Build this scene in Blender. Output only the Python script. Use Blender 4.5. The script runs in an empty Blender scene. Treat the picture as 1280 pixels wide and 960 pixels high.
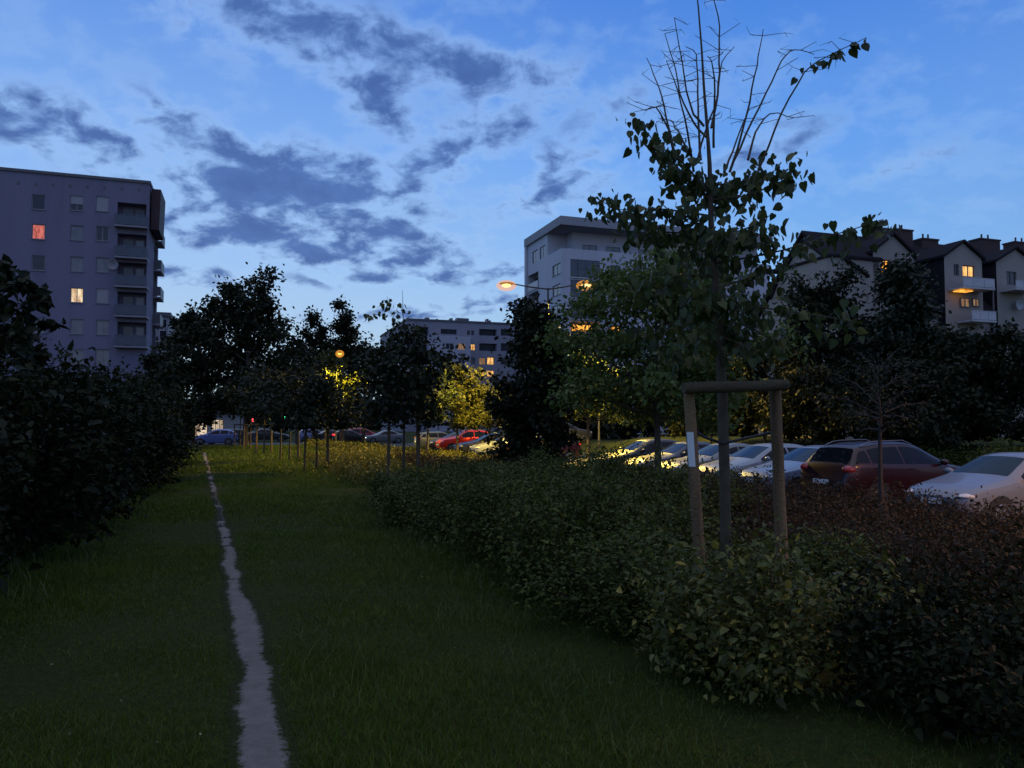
import bpy, bmesh, math, random
import numpy as np
from mathutils import Vector, Matrix

PI = math.pi
sc = bpy.context.scene
COL = sc.collection
R = random.Random(7)

# ------------------------------------------------------------------ layout frame
# the buildings, the car park and the footpath share one street grid (u across, v along the path)
GA = math.atan2(.327, .945)
CA, SA = math.cos(GA), math.sin(GA)
EYE = 1.6
F = 960.0
PITCH = math.atan(50 / 960)


def XY(u, v):
    return (u * CA - v * SA, u * SA + v * CA)


def UV(x, y):
    return (x * CA + y * SA, -x * SA + y * CA)


def ss(a, b, x):
    t = np.clip((x - a) / (b - a), 0, 1)
    return t * t * (3 - 2 * t)


def terrain(u, v):
    z = -.5 * ss(5, 11, u)
    z = z + 1.2 * ss(23.4, 27.5, u) * (1 - ss(48, 56, v)) + .62 * ss(23.4, 27.5, u) * ss(48, 56, v)
    z = z - .35 * ss(58, 70, v) * (1 - ss(5, 11, u))
    z = z + .25 * ss(-6, -16, u) * (1 - ss(50, 62, v))
    return z


def T(u, v):
    return float(terrain(np.float64(u), np.float64(v)))


def ray(px, py):
    a, b = (px - 640) / F, -(py - 480) / F
    c, s = math.cos(PITCH), math.sin(PITCH)
    return Vector((a, c - b * s, s + b * c))


def at(px, py, y):
    d = ray(px, py)
    t = y / d.y
    return Vector((d.x * t, y, EYE + d.z * t))


def on_v(px, py, v0):
    d = ray(px, py)
    du, dv = UV(d.x, d.y)
    t = v0 / dv
    return du * t, EYE + d.z * t


def on_u(px, py, u0):
    d = ray(px, py)
    du, dv = UV(d.x, d.y)
    t = u0 / du
    return dv * t, EYE + d.z * t


def ground(px, py):
    d = ray(px, py)
    t = -EYE / d.z
    return UV(d.x * t, d.y * t)


# ------------------------------------------------------------------ object helpers
def setp(o, label=None, cat=None, group=None, kind=None):
    if label: o['label'] = label
    if cat: o['category'] = cat
    if group: o['group'] = group
    if kind: o['kind'] = kind
    return o


def empty(name, loc, rz=0, label=None, cat=None, group=None):
    o = bpy.data.objects.new(name, None)
    o.empty_display_size = .2
    COL.objects.link(o)
    o.location = loc
    o.rotation_euler = (0, 0, rz)
    return setp(o, label, cat, group)


def link_mesh(name, me, mat, parent):
    if mat: me.materials.append(mat)
    o = bpy.data.objects.new(name, me)
    COL.objects.link(o)
    if parent: o.parent = parent
    return o


def np_mesh(name, V, faces_n, mat, parent=None, smooth=False):
    """V (n,3); faces_n a list of (m,k) index arrays"""
    me = bpy.data.meshes.new(name)
    V = np.asarray(V, dtype=np.float32)
    me.vertices.add(len(V))
    me.vertices.foreach_set('co', V.ravel())
    idx = np.concatenate([f.ravel() for f in faces_n]).astype(np.int32)
    tot = np.concatenate([np.full(len(f), f.shape[1]) for f in faces_n]).astype(np.int32)
    st = np.concatenate([[0], np.cumsum(tot)[:-1]]).astype(np.int32)
    me.loops.add(len(idx))
    me.loops.foreach_set('vertex_index', idx)
    me.polygons.add(len(tot))
    me.polygons.foreach_set('loop_start', st)
    me.polygons.foreach_set('loop_total', tot)
    if smooth:
        me.polygons.foreach_set('use_smooth', np.ones(len(tot), dtype=bool))
    me.update(calc_edges=True)
    return link_mesh(name, me, mat, parent)


class MB:
    def __init__(s):
        s.v, s.f = [], []

    def add(s, vs, fs):
        b = len(s.v)
        s.v += [tuple(p) for p in vs]
        s.f += [tuple(i + b for i in f) for f in fs]
        return s

    def box(s, x0, x1, y0, y1, z0, z1):
        x0, x1 = min(x0, x1), max(x0, x1)
        y0, y1 = min(y0, y1), max(y0, y1)
        z0, z1 = min(z0, z1), max(z0, z1)
        return s.add([(x0, y0, z0), (x1, y0, z0), (x1, y1, z0), (x0, y1, z0), (x0, y0, z1), (x1, y0, z1), (x1, y1, z1), (x0, y1, z1)],
                     [(0, 3, 2, 1), (4, 5, 6, 7), (0, 1, 5, 4), (1, 2, 6, 5), (2, 3, 7, 6), (3, 0, 4, 7)])

    def quad(s, a, b, c, d):
        return s.add([a, b, c, d], [(0, 1, 2, 3)])

    def extrude(s, pts, vec):
        n = len(pts)
        top = [tuple(p[i] + vec[i] for i in range(3)) for p in pts]
        return s.add(list(pts) + top, [tuple(range(n - 1, -1, -1)), tuple(range(n, 2 * n))] +
                     [(i, (i + 1) % n, n + (i + 1) % n, n + i) for i in range(n)])

    def tube(s, pts, rads, n=7, cap=True):
        pts = [Vector(p) for p in pts]
        if not hasattr(rads, '__len__'): rads = [rads] * len(pts)
        vs, fs = [], []
        ref = None
        for i, p in enumerate(pts):
            d = (pts[min(i + 1, len(pts) - 1)] - pts[max(i - 1, 0)])
            if d.length < 1e-9: d = Vector((0, 0, 1))
            d.normalize()
            if ref is None:
                ref = Vector((1, 0, 0)) if abs(d.x) < .8 else Vector((0, 1, 0))
            a = (ref - d * ref.dot(d)).normalized()
            ref = a
            b = d.cross(a)
            for k in range(n):
                t = 2 * PI * k / n
                vs.append(p + (a * math.cos(t) + b * math.sin(t)) * rads[i])
        for i in range(len(pts) - 1):
            for k in range(n):
                k2 = (k + 1) % n
                fs.append((i * n + k, i * n + k2, (i + 1) * n + k2, (i + 1) * n + k))
        if cap:
            fs.append(tuple(range(n - 1, -1, -1)))
            fs.append(tuple((len(pts) - 1) * n + k for k in range(n)))
        return s.add(vs, fs)

    def ellipsoid(s, c, r, n=12, m=7):
        vs = [(c[0], c[1], c[2] - r[2])]
        for j in range(1, m):
            ph = -PI / 2 + PI * j / m
            for k in range(n):
                t = 2 * PI * k / n
                vs.append((c[0] + r[0] * math.cos(ph) * math.cos(t), c[1] + r[1] * math.cos(ph) * math.sin(t), c[2] + r[2] * math.sin(ph)))
        vs.append((c[0], c[1], c[2] + r[2]))
        fs = [(0, 1 + (k + 1) % n, 1 + k) for k in range(n)]
        for j in range(m - 2):
            for k in range(n):
                k2 = (k + 1) % n
                fs.append((1 + j * n + k, 1 + j * n + k2, 1 + (j + 1) * n + k2, 1 + (j + 1) * n + k))
        L = len(vs) - 1
        fs += [(1 + (m - 2) * n + k, 1 + (m - 2) * n + (k + 1) % n, L) for k in range(n)]
        return s.add(vs, fs)

    def lathe_y(s, prof, c, n=18):
        """profile of (r, y) turned about the y axis"""
        vs, fs = [], []
        for r, y in prof:
            for k in range(n):
                t = 2 * PI * k / n
                vs.append((c[0] + r * math.cos(t), c[1] + y, c[2] + r * math.sin(t)))
        for i in range(len(prof) - 1):
            for k in range(n):
                k2 = (k + 1) % n
                fs.append((i * n + k, i * n + k2, (i + 1) * n + k2, (i + 1) * n + k))
        fs.append(tuple(range(n)))
        fs.append(tuple((len(prof) - 1) * n + k for k in range(n)))
        return s.add(vs, fs)

    def wall(s, axis, fixed, out, s0, s1, z0, z1, holes=()):
        """a wall face in the plane u or v = fixed with recessed openings (s0,s1,z0,z1,depth)"""
        S = sorted({s0, s1, *[h[0] for h in holes], *[h[1] for h in holes]})
        Z = sorted({z0, z1, *[h[2] for h in holes], *[h[3] for h in holes]})
        S = [q for q in S if s0 - 1e-6 <= q <= s1 + 1e-6]
        Z = [q for q in Z if z0 - 1e-6 <= q <= z1 + 1e-6]

        def P(q, z, d=0):
            w = fixed - out * d
            return (q, w, z) if axis == 'u' else (w, q, z)
        for a, b in zip(S, S[1:]):
            for c, d in zip(Z, Z[1:]):
                m, k = (a + b) / 2, (c + d) / 2
                if any(h[0] < m < h[1] and h[2] < k < h[3] for h in holes): continue
                s.quad(P(a, c), P(b, c), P(b, d), P(a, d))
        for a, b, c, d, dp in holes:
            s.quad(P(a, c), P(b, c), P(b, c, dp), P(a, c, dp))
            s.quad(P(a, d), P(b, d), P(b, d, dp), P(a, d, dp))
            s.quad(P(a, c), P(a, d), P(a, d, dp), P(a, c, dp))
            s.quad(P(b, c), P(b, d), P(b, d, dp), P(b, c, dp))
            s.quad(P(a, c, dp), P(b, c, dp), P(b, d, dp), P(a, d, dp))
        return s

    def build(s, name, mat, parent=None, smooth=None, bevel=0, off=(0, 0, 0)):
        me = bpy.data.meshes.new(name)
        me.from_pydata([(a - off[0], b - off[1], c - off[2]) for a, b, c in s.v], [], s.f)
        me.update()
        bm = bmesh.new(); bm.from_mesh(me)
        bmesh.ops.recalc_face_normals(bm, faces=bm.faces)
        if smooth is not None:
            for f in bm.faces: f.smooth = True
            for e in bm.edges:
                if len(e.link_faces) == 2 and e.calc_face_angle(0) > smooth: e.smooth = False
        bm.to_mesh(me); bm.free()
        o = link_mesh(name, me, mat, parent)
        if bevel:
            m = o.modifiers.new('bevel', 'BEVEL'); m.width = bevel; m.segments = 2; m.limit_method = 'ANGLE'
        return o


class Site:
    """a building: an Empty on the street grid; its parts are given in grid coordinates"""
    def __init__(s, name, u0, v0, z0, label, cat, group=None):
        x, y = XY(u0, v0)
        s.root = empty(name, (x, y, z0), GA, label, cat, group)
        s.off = (u0, v0, z0)

    def part(s, name, mb, mat, parent=None, **k):
        return mb.build(name, mat, parent or s.root, off=s.off, **k)


# ------------------------------------------------------------------ materials
class NT:
    def __init__(s, mat):
        mat.use_nodes = True
        s.t = mat.node_tree
        s.t.nodes.clear()

    def n(s, kind, **kw):
        nd = s.t.nodes.new(kind)
        for k, v in kw.items():
            if k.startswith('_'):
                nd.inputs[k[1:]].default_value = v
            else:
                setattr(nd, k, v)
        return nd

    def l(s, a, b):
        s.t.links.new(a, b)

    def math(s, op, a, b=None, c=None, clamp=False):
        nd = s.t.nodes.new('ShaderNodeMath'); nd.operation = op; nd.use_clamp = clamp
        for i, x in enumerate((a, b, c)):
            if x is None: continue
            if isinstance(x, (int, float)): nd.inputs[i].default_value = x
            else: s.l(x, nd.inputs[i])
        return nd.outputs[0]

    def mix(s, f, a, b, blend='MIX'):
        nd = s.t.nodes.new('ShaderNodeMix'); nd.data_type = 'RGBA'; nd.blend_type = blend
        for i, x in ((0, f), (6, a), (7, b)):
            if isinstance(x, (int, float)): nd.inputs[i].default_value = x
            elif isinstance(x, tuple): nd.inputs[i].default_value = (*x[:3], 1)
            else: s.l(x, nd.inputs[i])
        return nd.outputs[2]

    def ramp(s, f, stops):
        nd = s.t.nodes.new('ShaderNodeValToRGB')
        e = nd.color_ramp.elements
        while len(e) < len(stops): e.new(.5)
        for q, (p, c) in zip(e, stops):
            q.position = p; q.color = (*c, 1)
        s.l(f, nd.inputs[0])
        return nd.outputs[0]

    def noise(s, vec, scale, detail=4, rough=.55, dist=0):
        nd = s.n('ShaderNodeTexNoise', _Scale=scale, _Detail=detail, _Roughness=rough, _Distortion=dist)
        if vec is not None: s.l(vec, nd.inputs['Vector'])
        return nd.outputs[0]


def surf(name, col, rough=.6, var=.25, scale=3., metallic=0., coat=0., bump=0., bscale=40., spec=.5, col2=None, streak=False):
    m = bpy.data.materials.new(name)
    t = NT(m)
    out = t.n('ShaderNodeOutputMaterial')
    b = t.n('ShaderNodeBsdfPrincipled', _Roughness=rough, _Metallic=metallic)
    b.inputs['Coat Weight'].default_value = coat
    b.inputs['Specular IOR Level'].default_value = spec
    tc = t.n('ShaderNodeTexCoord')
    vec = tc.outputs['Object']
    if streak:
        mp = t.n('ShaderNodeMapping'); mp.inputs['Scale'].default_value = (1, 1, .12)
        t.l(vec, mp.inputs[0]); vec2 = mp.outputs[0]
    else:
        vec2 = vec
    nz = t.noise(vec2, scale, 5, .6)
    dark = tuple(c * (1 - var) for c in col)
    light = tuple(min(1, c * (1 + var * .6)) for c in (col2 or col))
    c = t.ramp(nz, [(.3, dark), (.5, col), (.72, light)])
    t.l(c, b.inputs['Base Color'])
    if bump:
        bp = t.n('ShaderNodeBump', _Strength=bump, _Distance=.02)
        t.l(t.noise(vec, bscale, 3, .6), bp.inputs['Height'])
        t.l(bp.outputs[0], b.inputs['Normal'])
    t.l(b.outputs[0], out.inputs[0])
    return m


def leafmat(name, stops, rough=.45, trans=.3, spec=.4, patch=.5, pscale=1.3):
    m = bpy.data.materials.new(name)
    t = NT(m)
    out = t.n('ShaderNodeOutputMaterial')
    g = t.n('ShaderNodeNewGeometry')
    c = t.ramp(g.outputs['Random Per Island'], stops)
    tc = t.n('ShaderNodeTexCoord')
    nz = t.noise(tc.outputs['Object'], pscale, 5, .65)
    c = t.mix(t.math('MULTIPLY', nz, patch), c, tuple(q * .5 for q in stops[0][1]))
    b = t.n('ShaderNodeBsdfPrincipled', _Roughness=rough)
    b.inputs['Specular IOR Level'].default_value = spec
    t.l(c, b.inputs['Base Color'])
    tr = t.n('ShaderNodeBsdfTranslucent')
    t.l(c, tr.inputs['Color'])
    mx = t.n('ShaderNodeMixShader', _Fac=trans)
    t.l(b.outputs[0], mx.inputs[1]); t.l(tr.outputs[0], mx.inputs[2])
    t.l(mx.outputs[0], out.inputs[0])
    return m


def glow(name, col, strength, var=0., scale=2.):
    m = bpy.data.materials.new(name)
    t = NT(m)
    out = t.n('ShaderNodeOutputMaterial')
    e = t.n('ShaderNodeEmission', _Strength=strength)
    if var:
        tc = t.n('ShaderNodeTexCoord')
        mp = t.n('ShaderNodeMapping'); mp.inputs['Scale'].default_value = (2.2, 2.2, .7); t.l(tc.outputs['Object'], mp.inputs[0])
        nz = t.noise(mp.outputs[0], scale, 4, .7)
        c = t.ramp(nz, [(.38, tuple(q * (1 - var) * f for q, f in zip(col, (1, .8, .7)))), (.56, col), (.7, tuple(min(1.4, q * 1.3) for q in col))])
        t.l(c, e.inputs[0])
    else:
        e.inputs[0].default_value = (*col, 1)
    t.l(e.outputs[0], out.inputs[0])
    return m


M = {}
M['bark'] = surf('bark', (.09, .07, .05), .85, .4, 14, bump=.6, bscale=30)
M['young_bark'] = surf('young_bark', (.085, .06, .033), .8, .35, 10, bump=.4, bscale=35)
M['twig'] = surf('twig', (.03, .02, .017), .7, .3, 10)
M['stake'] = surf('stake_wood', (.20, .12, .055), .85, .6, 7, bump=.8, bscale=60, streak=True)
M['crossbar'] = surf('crossbar_wood', (.075, .056, .026), .85, .4, 9, bump=.5, bscale=40)
M['old_stake'] = surf('weathered_stake', (.13, .085, .045), .85, .4, 9, bump=.5, bscale=60, streak=True)
M['strap'] = surf('strap_rubber', (.02, .02, .02), .6)
M['linden'] = leafmat('linden_leaf', [(0, (.035, .05, .012)), (.6, (.07, .095, .02)), (.93, (.12, .13, .03)), (1, (.22, .18, .05))], .5, .3)
M['mid_leaf'] = leafmat('mid_leaf', [(0, (.07, .11, .02)), (.6, (.13, .18, .035)), (1, (.2, .23, .06))], .5, .35)
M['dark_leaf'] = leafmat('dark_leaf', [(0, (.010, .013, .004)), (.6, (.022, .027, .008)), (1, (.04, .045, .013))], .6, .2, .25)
M['green_leaf'] = leafmat('green_leaf', [(0, (.04, .06, .015)), (.6, (.075, .10, .025)), (1, (.13, .15, .04))], .5, .3)
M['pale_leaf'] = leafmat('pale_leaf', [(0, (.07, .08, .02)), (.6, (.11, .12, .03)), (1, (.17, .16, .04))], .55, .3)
M['needle'] = leafmat('needle_leaf', [(0, (.012, .02, .008)), (1, (.04, .05, .02))], .6, .1)
M['hedge_leaf'] = leafmat('hedge_leaf', [(0, (.04, .052, .010)), (.55, (.08, .10, .017)), (.97, (.13, .15, .03)), (1, (.28, .23, .04))], .65, .2, .18)
M['yellow_leaf'] = leafmat('yellowing_leaf', [(0, (.06, .06, .012)), (.6, (.12, .135, .025)), (.93, (.19, .185, .04)), (1, (.5, .36, .05))], .5, .25, .3)
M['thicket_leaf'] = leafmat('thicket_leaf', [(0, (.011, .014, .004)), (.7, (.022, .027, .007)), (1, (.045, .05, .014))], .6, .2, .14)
M['grass'] = leafmat('grass_blade', [(0, (.06, .105, .005)), (.6, (.125, .19, .012)), (1, (.23, .26, .035))], .6, .35, .3, .95, 1.6)
M['tall_grass'] = leafmat('tall_grass_blade', [(0, (.055, .08, .008)), (.6, (.09, .13, .016)), (1, (.17, .18, .04))], .55, .35, .3)
M['weed'] = leafmat('weed_leaf', [(0, (.026, .019, .010)), (.6, (.052, .036, .018)), (1, (.09, .062, .032))], .7, .25, .2)
M['litter'] = leafmat('fallen_leaf', [(0, (.10, .09, .03)), (.5, (.22, .17, .07)), (1, (.42, .38, .22))], .5, .15)
M['cover'] = leafmat('cover_leaf', [(0, (.07, .075, .010)), (.6, (.13, .125, .018)), (1, (.2, .17, .04))], .6, .3, .3)
M['glass'] = surf('dark_glass', (.015, .018, .025), .06, .2, 2, spec=.6)
M['carglass'] = surf('car_glass', (.008, .010, .014), .05, .2, 2, spec=.2)
M['curtain_glass'] = surf('curtained_glass', (.16, .16, .18), .12, .4, 1.4, spec=.6)
M['frame_w'] = surf('white_frame', (.45, .44, .46), .5, .1)
M['frame_g'] = surf('grey_frame', (.10, .10, .11), .5, .1)
M['blind'] = surf('roller_blind', (.30, .29, .31), .6, .12, 2)
M['asphalt'] = surf('asphalt', (.05, .049, .048), .8, .3, 1.3, bump=.3, bscale=120)
M['kerb'] = surf('kerb_stone', (.28, .27, .25), .8, .25, 4)
M['paint'] = surf('road_paint', (.6, .6, .58), .7, .3, 6)
M['metal'] = surf('galvanised_metal', (.2, .2, .21), .45, .2, 5, metallic=.7)
M['darkmetal'] = surf('dark_metal', (.03, .03, .033), .5, .2, 5)
M['tyre'] = surf('tyre_rubber', (.015, .015, .016), .8, .2, 8)
M['rim'] = surf('wheel_rim', (.35, .35, .37), .35, .15, 8, metallic=.9)
M['plastic'] = surf('black_plastic', (.02, .02, .022), .5, .2, 6)
M['plate'] = surf('plate_white', (.7, .7, .68), .5, .05)
M['headlamp'] = surf('headlamp_glass', (.55, .57, .6), .1, .3, 20, spec=.8)
M['taillamp'] = surf('taillamp_red', (.30, .012, .012), .12, .3, 20, spec=.8)
M['brake_glow'] = glow('brake_glow', (1, .05, .05), 2.5)
M['beam_glow'] = glow('beam_glow', (1, .9, .72), 2.5)
M['frame_m'] = surf('worn_frame', (.26, .24, .27), .6, .15)
M['sodium'] = glow('sodium_glow', (1, .66, .26), 2.6)
M['sodium_y'] = glow('sodium_yellow_glow', (1, .72, .12), 1.9)
m = bpy.data.materials.new('lamp_halo')  # see-through orange glow that paints the glare round a lamp lens
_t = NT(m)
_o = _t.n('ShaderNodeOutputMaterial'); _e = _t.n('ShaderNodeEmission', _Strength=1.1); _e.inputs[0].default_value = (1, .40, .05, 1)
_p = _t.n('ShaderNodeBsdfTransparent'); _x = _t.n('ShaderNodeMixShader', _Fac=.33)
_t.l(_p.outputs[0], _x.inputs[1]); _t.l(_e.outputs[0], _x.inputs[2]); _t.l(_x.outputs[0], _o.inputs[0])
M['halo'] = m
M['red_glow'] = glow('signal_red', (1, .06, .08), 3)
M['green_glow'] = glow('signal_green', (.08, 1, .4), 3)
M['warm'] = glow('lit_window_warm', (1, .55, .18), 1.15, .55, 1.6)
M['pink'] = glow('lit_window_pink', (.85, .23, .2), .75, .5, 1.8)
M['white'] = glow('lit_window_white', (1, .78, .5), 1.0, .45, 1.6)
M['amber'] = glow('lit_window_amber', (1, .42, .06), 1.5, .6, 1.5)
M['dim'] = glow('lit_window_dim', (.6, .36, .2), .45, .5, 1.6)
M['shop'] = glow('lit_shopfront', (1, .8, .58), .7, .7, .8)


def paint(name, col, metallic=.25):
    return surf(name, col, .38, .06, 1.2, metallic=metallic, coat=.35)


# ------------------------------------------------------------------ world: dusk sky with broken cloud
SUN_AZ = math.radians(-28)      # the afterglow stands ahead, a little left of the view


def world():
    w = bpy.data.worlds.new('World')
    sc.world = w
    t = NT(w)
    out = t.n('ShaderNodeOutputWorld')
    bg = t.n('ShaderNodeBackground', _Strength=1.0)
    tc = t.n('ShaderNodeTexCoord')
    sp = t.n('ShaderNodeSeparateXYZ')
    t.l(tc.outputs['Generated'], sp.inputs[0])
    x, y, z = sp.outputs
    az = t.math('ARCTAN2', x, y)
    el = t.math('ARCSINE', z)
    grad = t.ramp(t.math('MULTIPLY', el, 1 / 1.5708, clamp=True),
                  [(0, (.52, .66, .72)), (.05, (.49, .65, .79)), (.12, (.35, .56, .88)), (.21, (.225, .435, .88)), (.33, (.105, .27, .74)), (.45, (.30, .39, .66)), (.65, (.55, .60, .80)), (1, (.85, .88, 1.0))])
    # the side away from the afterglow is dimmer and bluer
    side = t.math('COSINE', t.math('SUBTRACT', az, SUN_AZ))
    sidef = t.math('MULTIPLY_ADD', side, .5, .5)
    dim = t.ramp(sidef, [(0, (.70, .66, .76)), (.5, (.72, .74, .82)), (.85, (.60, .83, .98)), (1, (1.0, 1.0, 1.0))])
    grad = t.mix(1.0, grad, dim, 'MULTIPLY')
    sky = t.n('ShaderNodeTexSky', sky_type='NISHITA')
    sky.sun_disc = False
    sky.sun_elevation = math.radians(-2.5)
    sky.sun_rotation = SUN_AZ
    sky.ozone_density = 3
    nish = t.mix(1.0, sky.outputs[0], (.05, .05, .05), 'MULTIPLY')
    base = t.mix(1.0, grad, nish, 'ADD')
    # clouds on a flat deck
    den = t.math('ADD', t.math('MAXIMUM', z, 0.0), .34)
    cx = t.math('DIVIDE', x, den)
    cy = t.math('DIVIDE', y, den)
    cb = t.n('ShaderNodeCombineXYZ')
    t.l(cx, cb.inputs[0]); t.l(cy, cb.inputs[1])
    cb.inputs[2].default_value = 3.7
    n1 = t.noise(cb.outputs[0], 11.5, 9, .58, .2)
    n2 = t.noise(cb.outputs[0], 4.2, 4, .55, .2)
    # banks of cloud: (px, py) measured in the photo, half sizes in pixels, tilt, weight
    banks = [(30, 152, 55, 20, 8, .9), (225, 175, 120, 40, 10, .68), (290, 240, 75, 24, 4, .95), (440, 245, 85, 34, 3, 1.05), (400, 205, 35, 14, 0, .7),
             (370, 308, 130, 15, 3, 1.35), (540, 345, 120, 10, -4, 1.15), (590, 172, 75, 24, -22, 1.0), (530, 205, 24, 16, 0, .6), (700, 225, 60, 30, -20, 1.05),
             (620, 85, 100, 22, 6, .78), (420, 50, 130, 34, 8, .72), (300, 25, 120, 28, 0, .6), (455, 125, 55, 22, 20, .7), (590, 300, 70, 13, -4, .45), (960, 180, 70, 22, -10, .62),
             (1130, 205, 55, 11, -12, .6), (560, 383, 130, 11, -6, 1.05), (240, 345, 60, 10, 0, .95), (880, 110, 60, 30, 0, .2), (770, 130, 50, 18, -20, .35),
             (500, 290, 40, 8, 0, .5), (180, 240, 60, 16, 8, .4)]
    tot = None
    for bx, by, sx, sy, tilt, wt in banks:
        d = ray(bx, by).normalized()
        a0, e0 = math.atan2(d.x, d.y), math.asin(d.z)
        da = t.math('SUBTRACT', az, a0)
        de = t.math('SUBTRACT', el, e0)
        c, s_ = math.cos(math.radians(-tilt)), math.sin(math.radians(-tilt))
        k = 1 / F
        p = t.math('MULTIPLY', t.math('ADD', t.math('MULTIPLY', da, c), t.math('MULTIPLY', de, s_)), 1 / (sx * k * 1.25))
        q = t.math('MULTIPLY', t.math('SUBTRACT', t.math('MULTIPLY', de, c), t.math('MULTIPLY', da, s_)), 1 / (sy * k * 1.25))
        r2 = t.math('ADD', t.math('MULTIPLY', p, p), t.math('MULTIPLY', q, q))
        g = t.math('MULTIPLY', t.math('POWER', 2.718, t.math('MULTIPLY', r2, -1.0)), wt)
        tot = g if tot is None else t.math('ADD', tot, g)
    # anywhere else: thin scattered cloud
    f = t.math('ADD', t.math('MULTIPLY', n1, 1.3), t.math('MULTIPLY', tot, .31))
    f = t.math('ADD', f, t.math('MULTIPLY', n2, .30))
    mr = t.n('ShaderNodeMapRange', interpolation_type='SMOOTHSTEP')
    mr.inputs['From Min'].default_value = .915
    mr.inputs['From Max'].default_value = 1.22
    t.l(f, mr.inputs['Value'])
    gate = t.n('ShaderNodeMapRange', interpolation_type='SMOOTHSTEP')
    gate.inputs['From Min'].default_value = .08
    gate.inputs['From Max'].default_value = .62
    t.l(tot, gate.inputs['Value'])
    cloud = t.math('MULTIPLY', mr.outputs[0], gate.outputs[0])
    # bright thin veil round the banks
    mv = t.n('ShaderNodeMapRange', interpolation_type='SMOOTHSTEP')
    mv.inputs['From Min'].default_value = .74
    mv.inputs['From Max'].default_value = 1.0
    t.l(f, mv.inputs['Value'])
    veil = t.mix(t.math('MULTIPLY', t.math('MULTIPLY', mv.outputs[0], t.math('MULTIPLY_ADD', gate.outputs[0], .55, .45)), .42), base, (.40, .60, .92))
    cc = t.ramp(n1, [(.35, (.075, .165, .45)), (.7, (.042, .10, .33))])
    col = t.mix(t.math('MULTIPLY', cloud, .88), veil, cc)
    t.l(col, bg.inputs[0])
    t.l(bg.outputs[0], out.inputs[0])
    w.cycles.sampling_method = 'MANUAL'
    w.cycles.sample_map_resolution = 512


world()

sun = bpy.data.lights.new('afterglow', 'SUN')
sun.energy = .04
sun.angle = math.radians(25)
sun.color = (1, .9, .85)
so = bpy.data.objects.new('afterglow', sun)
COL.objects.link(so)
so.rotation_euler = (math.radians(84), 0, -SUN_AZ + PI)

cam = bpy.data.cameras.new('camera')
cam.sensor_width = 36
cam.lens = 27.0
cam.clip_start = .05
cam.clip_end = 3000
co = bpy.data.objects.new('camera', cam)
COL.objects.link(co)
co.location = (0, 0, EYE)
co.rotation_euler = (PI / 2 + PITCH, 0, 0)
sc.camera = co


# ------------------------------------------------------------------ leaves, branches, trees
def unit(a):
    return a / np.maximum(np.linalg.norm(a, axis=1, keepdims=True), 1e-9)


def leaf_obj(name, P, D, N, S, mat, parent=None, wid=.6, six=True):
    P, D, N = np.asarray(P, float), unit(np.asarray(D, float)), unit(np.asarray(N, float))
    S = np.asarray(S, float).reshape(-1, 1)
    X = unit(np.cross(D, N))
    N = np.cross(X, D)
    n = len(P)
    if six == 'heart':
        f = .10
        prof = [(-.07, .26, .6), (.13, .5, 1.), (.42, .46, .9), (.74, .21, .4)]
        L_ = [P + D * S * a + X * S * wid * w + N * S * f * h for a, w, h in prof]
        R_ = [P + D * S * a - X * S * wid * w + N * S * f * h for a, w, h in prof]
        V = np.stack([P, *L_, P + D * S - N * S * .1, *R_[::-1]], 1).reshape(-1, 3)
        b = np.arange(n)[:, None] * 10
        fs = [b + np.array([[0, 1, 2, 3, 4, 5]]), b + np.array([[0, 5, 6, 7, 8, 9]])]
    elif six:
        fold = .12
        V = np.stack([P, P + D * S * .22 + X * S * wid * .5 + N * S * fold, P + D * S * .62 + X * S * wid * .38 + N * S * fold * .6,
                      P + D * S - N * S * .12, P + D * S * .62 - X * S * wid * .38 + N * S * fold * .6, P + D * S * .22 - X * S * wid * .5 + N * S * fold], 1).reshape(-1, 3)
        b = np.arange(n)[:, None] * 6
        fs = [b + np.array([[0, 1, 2, 3]]), b + np.array([[0, 3, 4, 5]])]
    else:
        V = np.stack([P, P + D * S * .45 + X * S * wid * .5, P + D * S, P + D * S * .5 - X * S * wid * .5], 1).reshape(-1, 3)
        b = np.arange(n)[:, None] * 4
        fs = [b + np.array([[0, 1, 2, 3]])]
    return np_mesh(name, V, fs, mat, parent)


def rnd_dirs(rng, n, bias=(0, 0, 0)):
    return unit(rng.normal(size=(n, 3)) + np.array(bias))


def shape_r(kind, t):
    if kind == 'cone': return max(.06, (1 - t) ** .85)
    if kind == 'column': return max(.12, (math.sin(PI * min(1, .22 + .74 * t)) ** .6) * (1 - .25 * t))
    if kind == 'oval': return max(.10, math.sin(PI * (.14 + .8 * t)) ** .7)
    return max(.15, math.sin(PI * (.2 + .72 * t)) ** .55)


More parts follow.
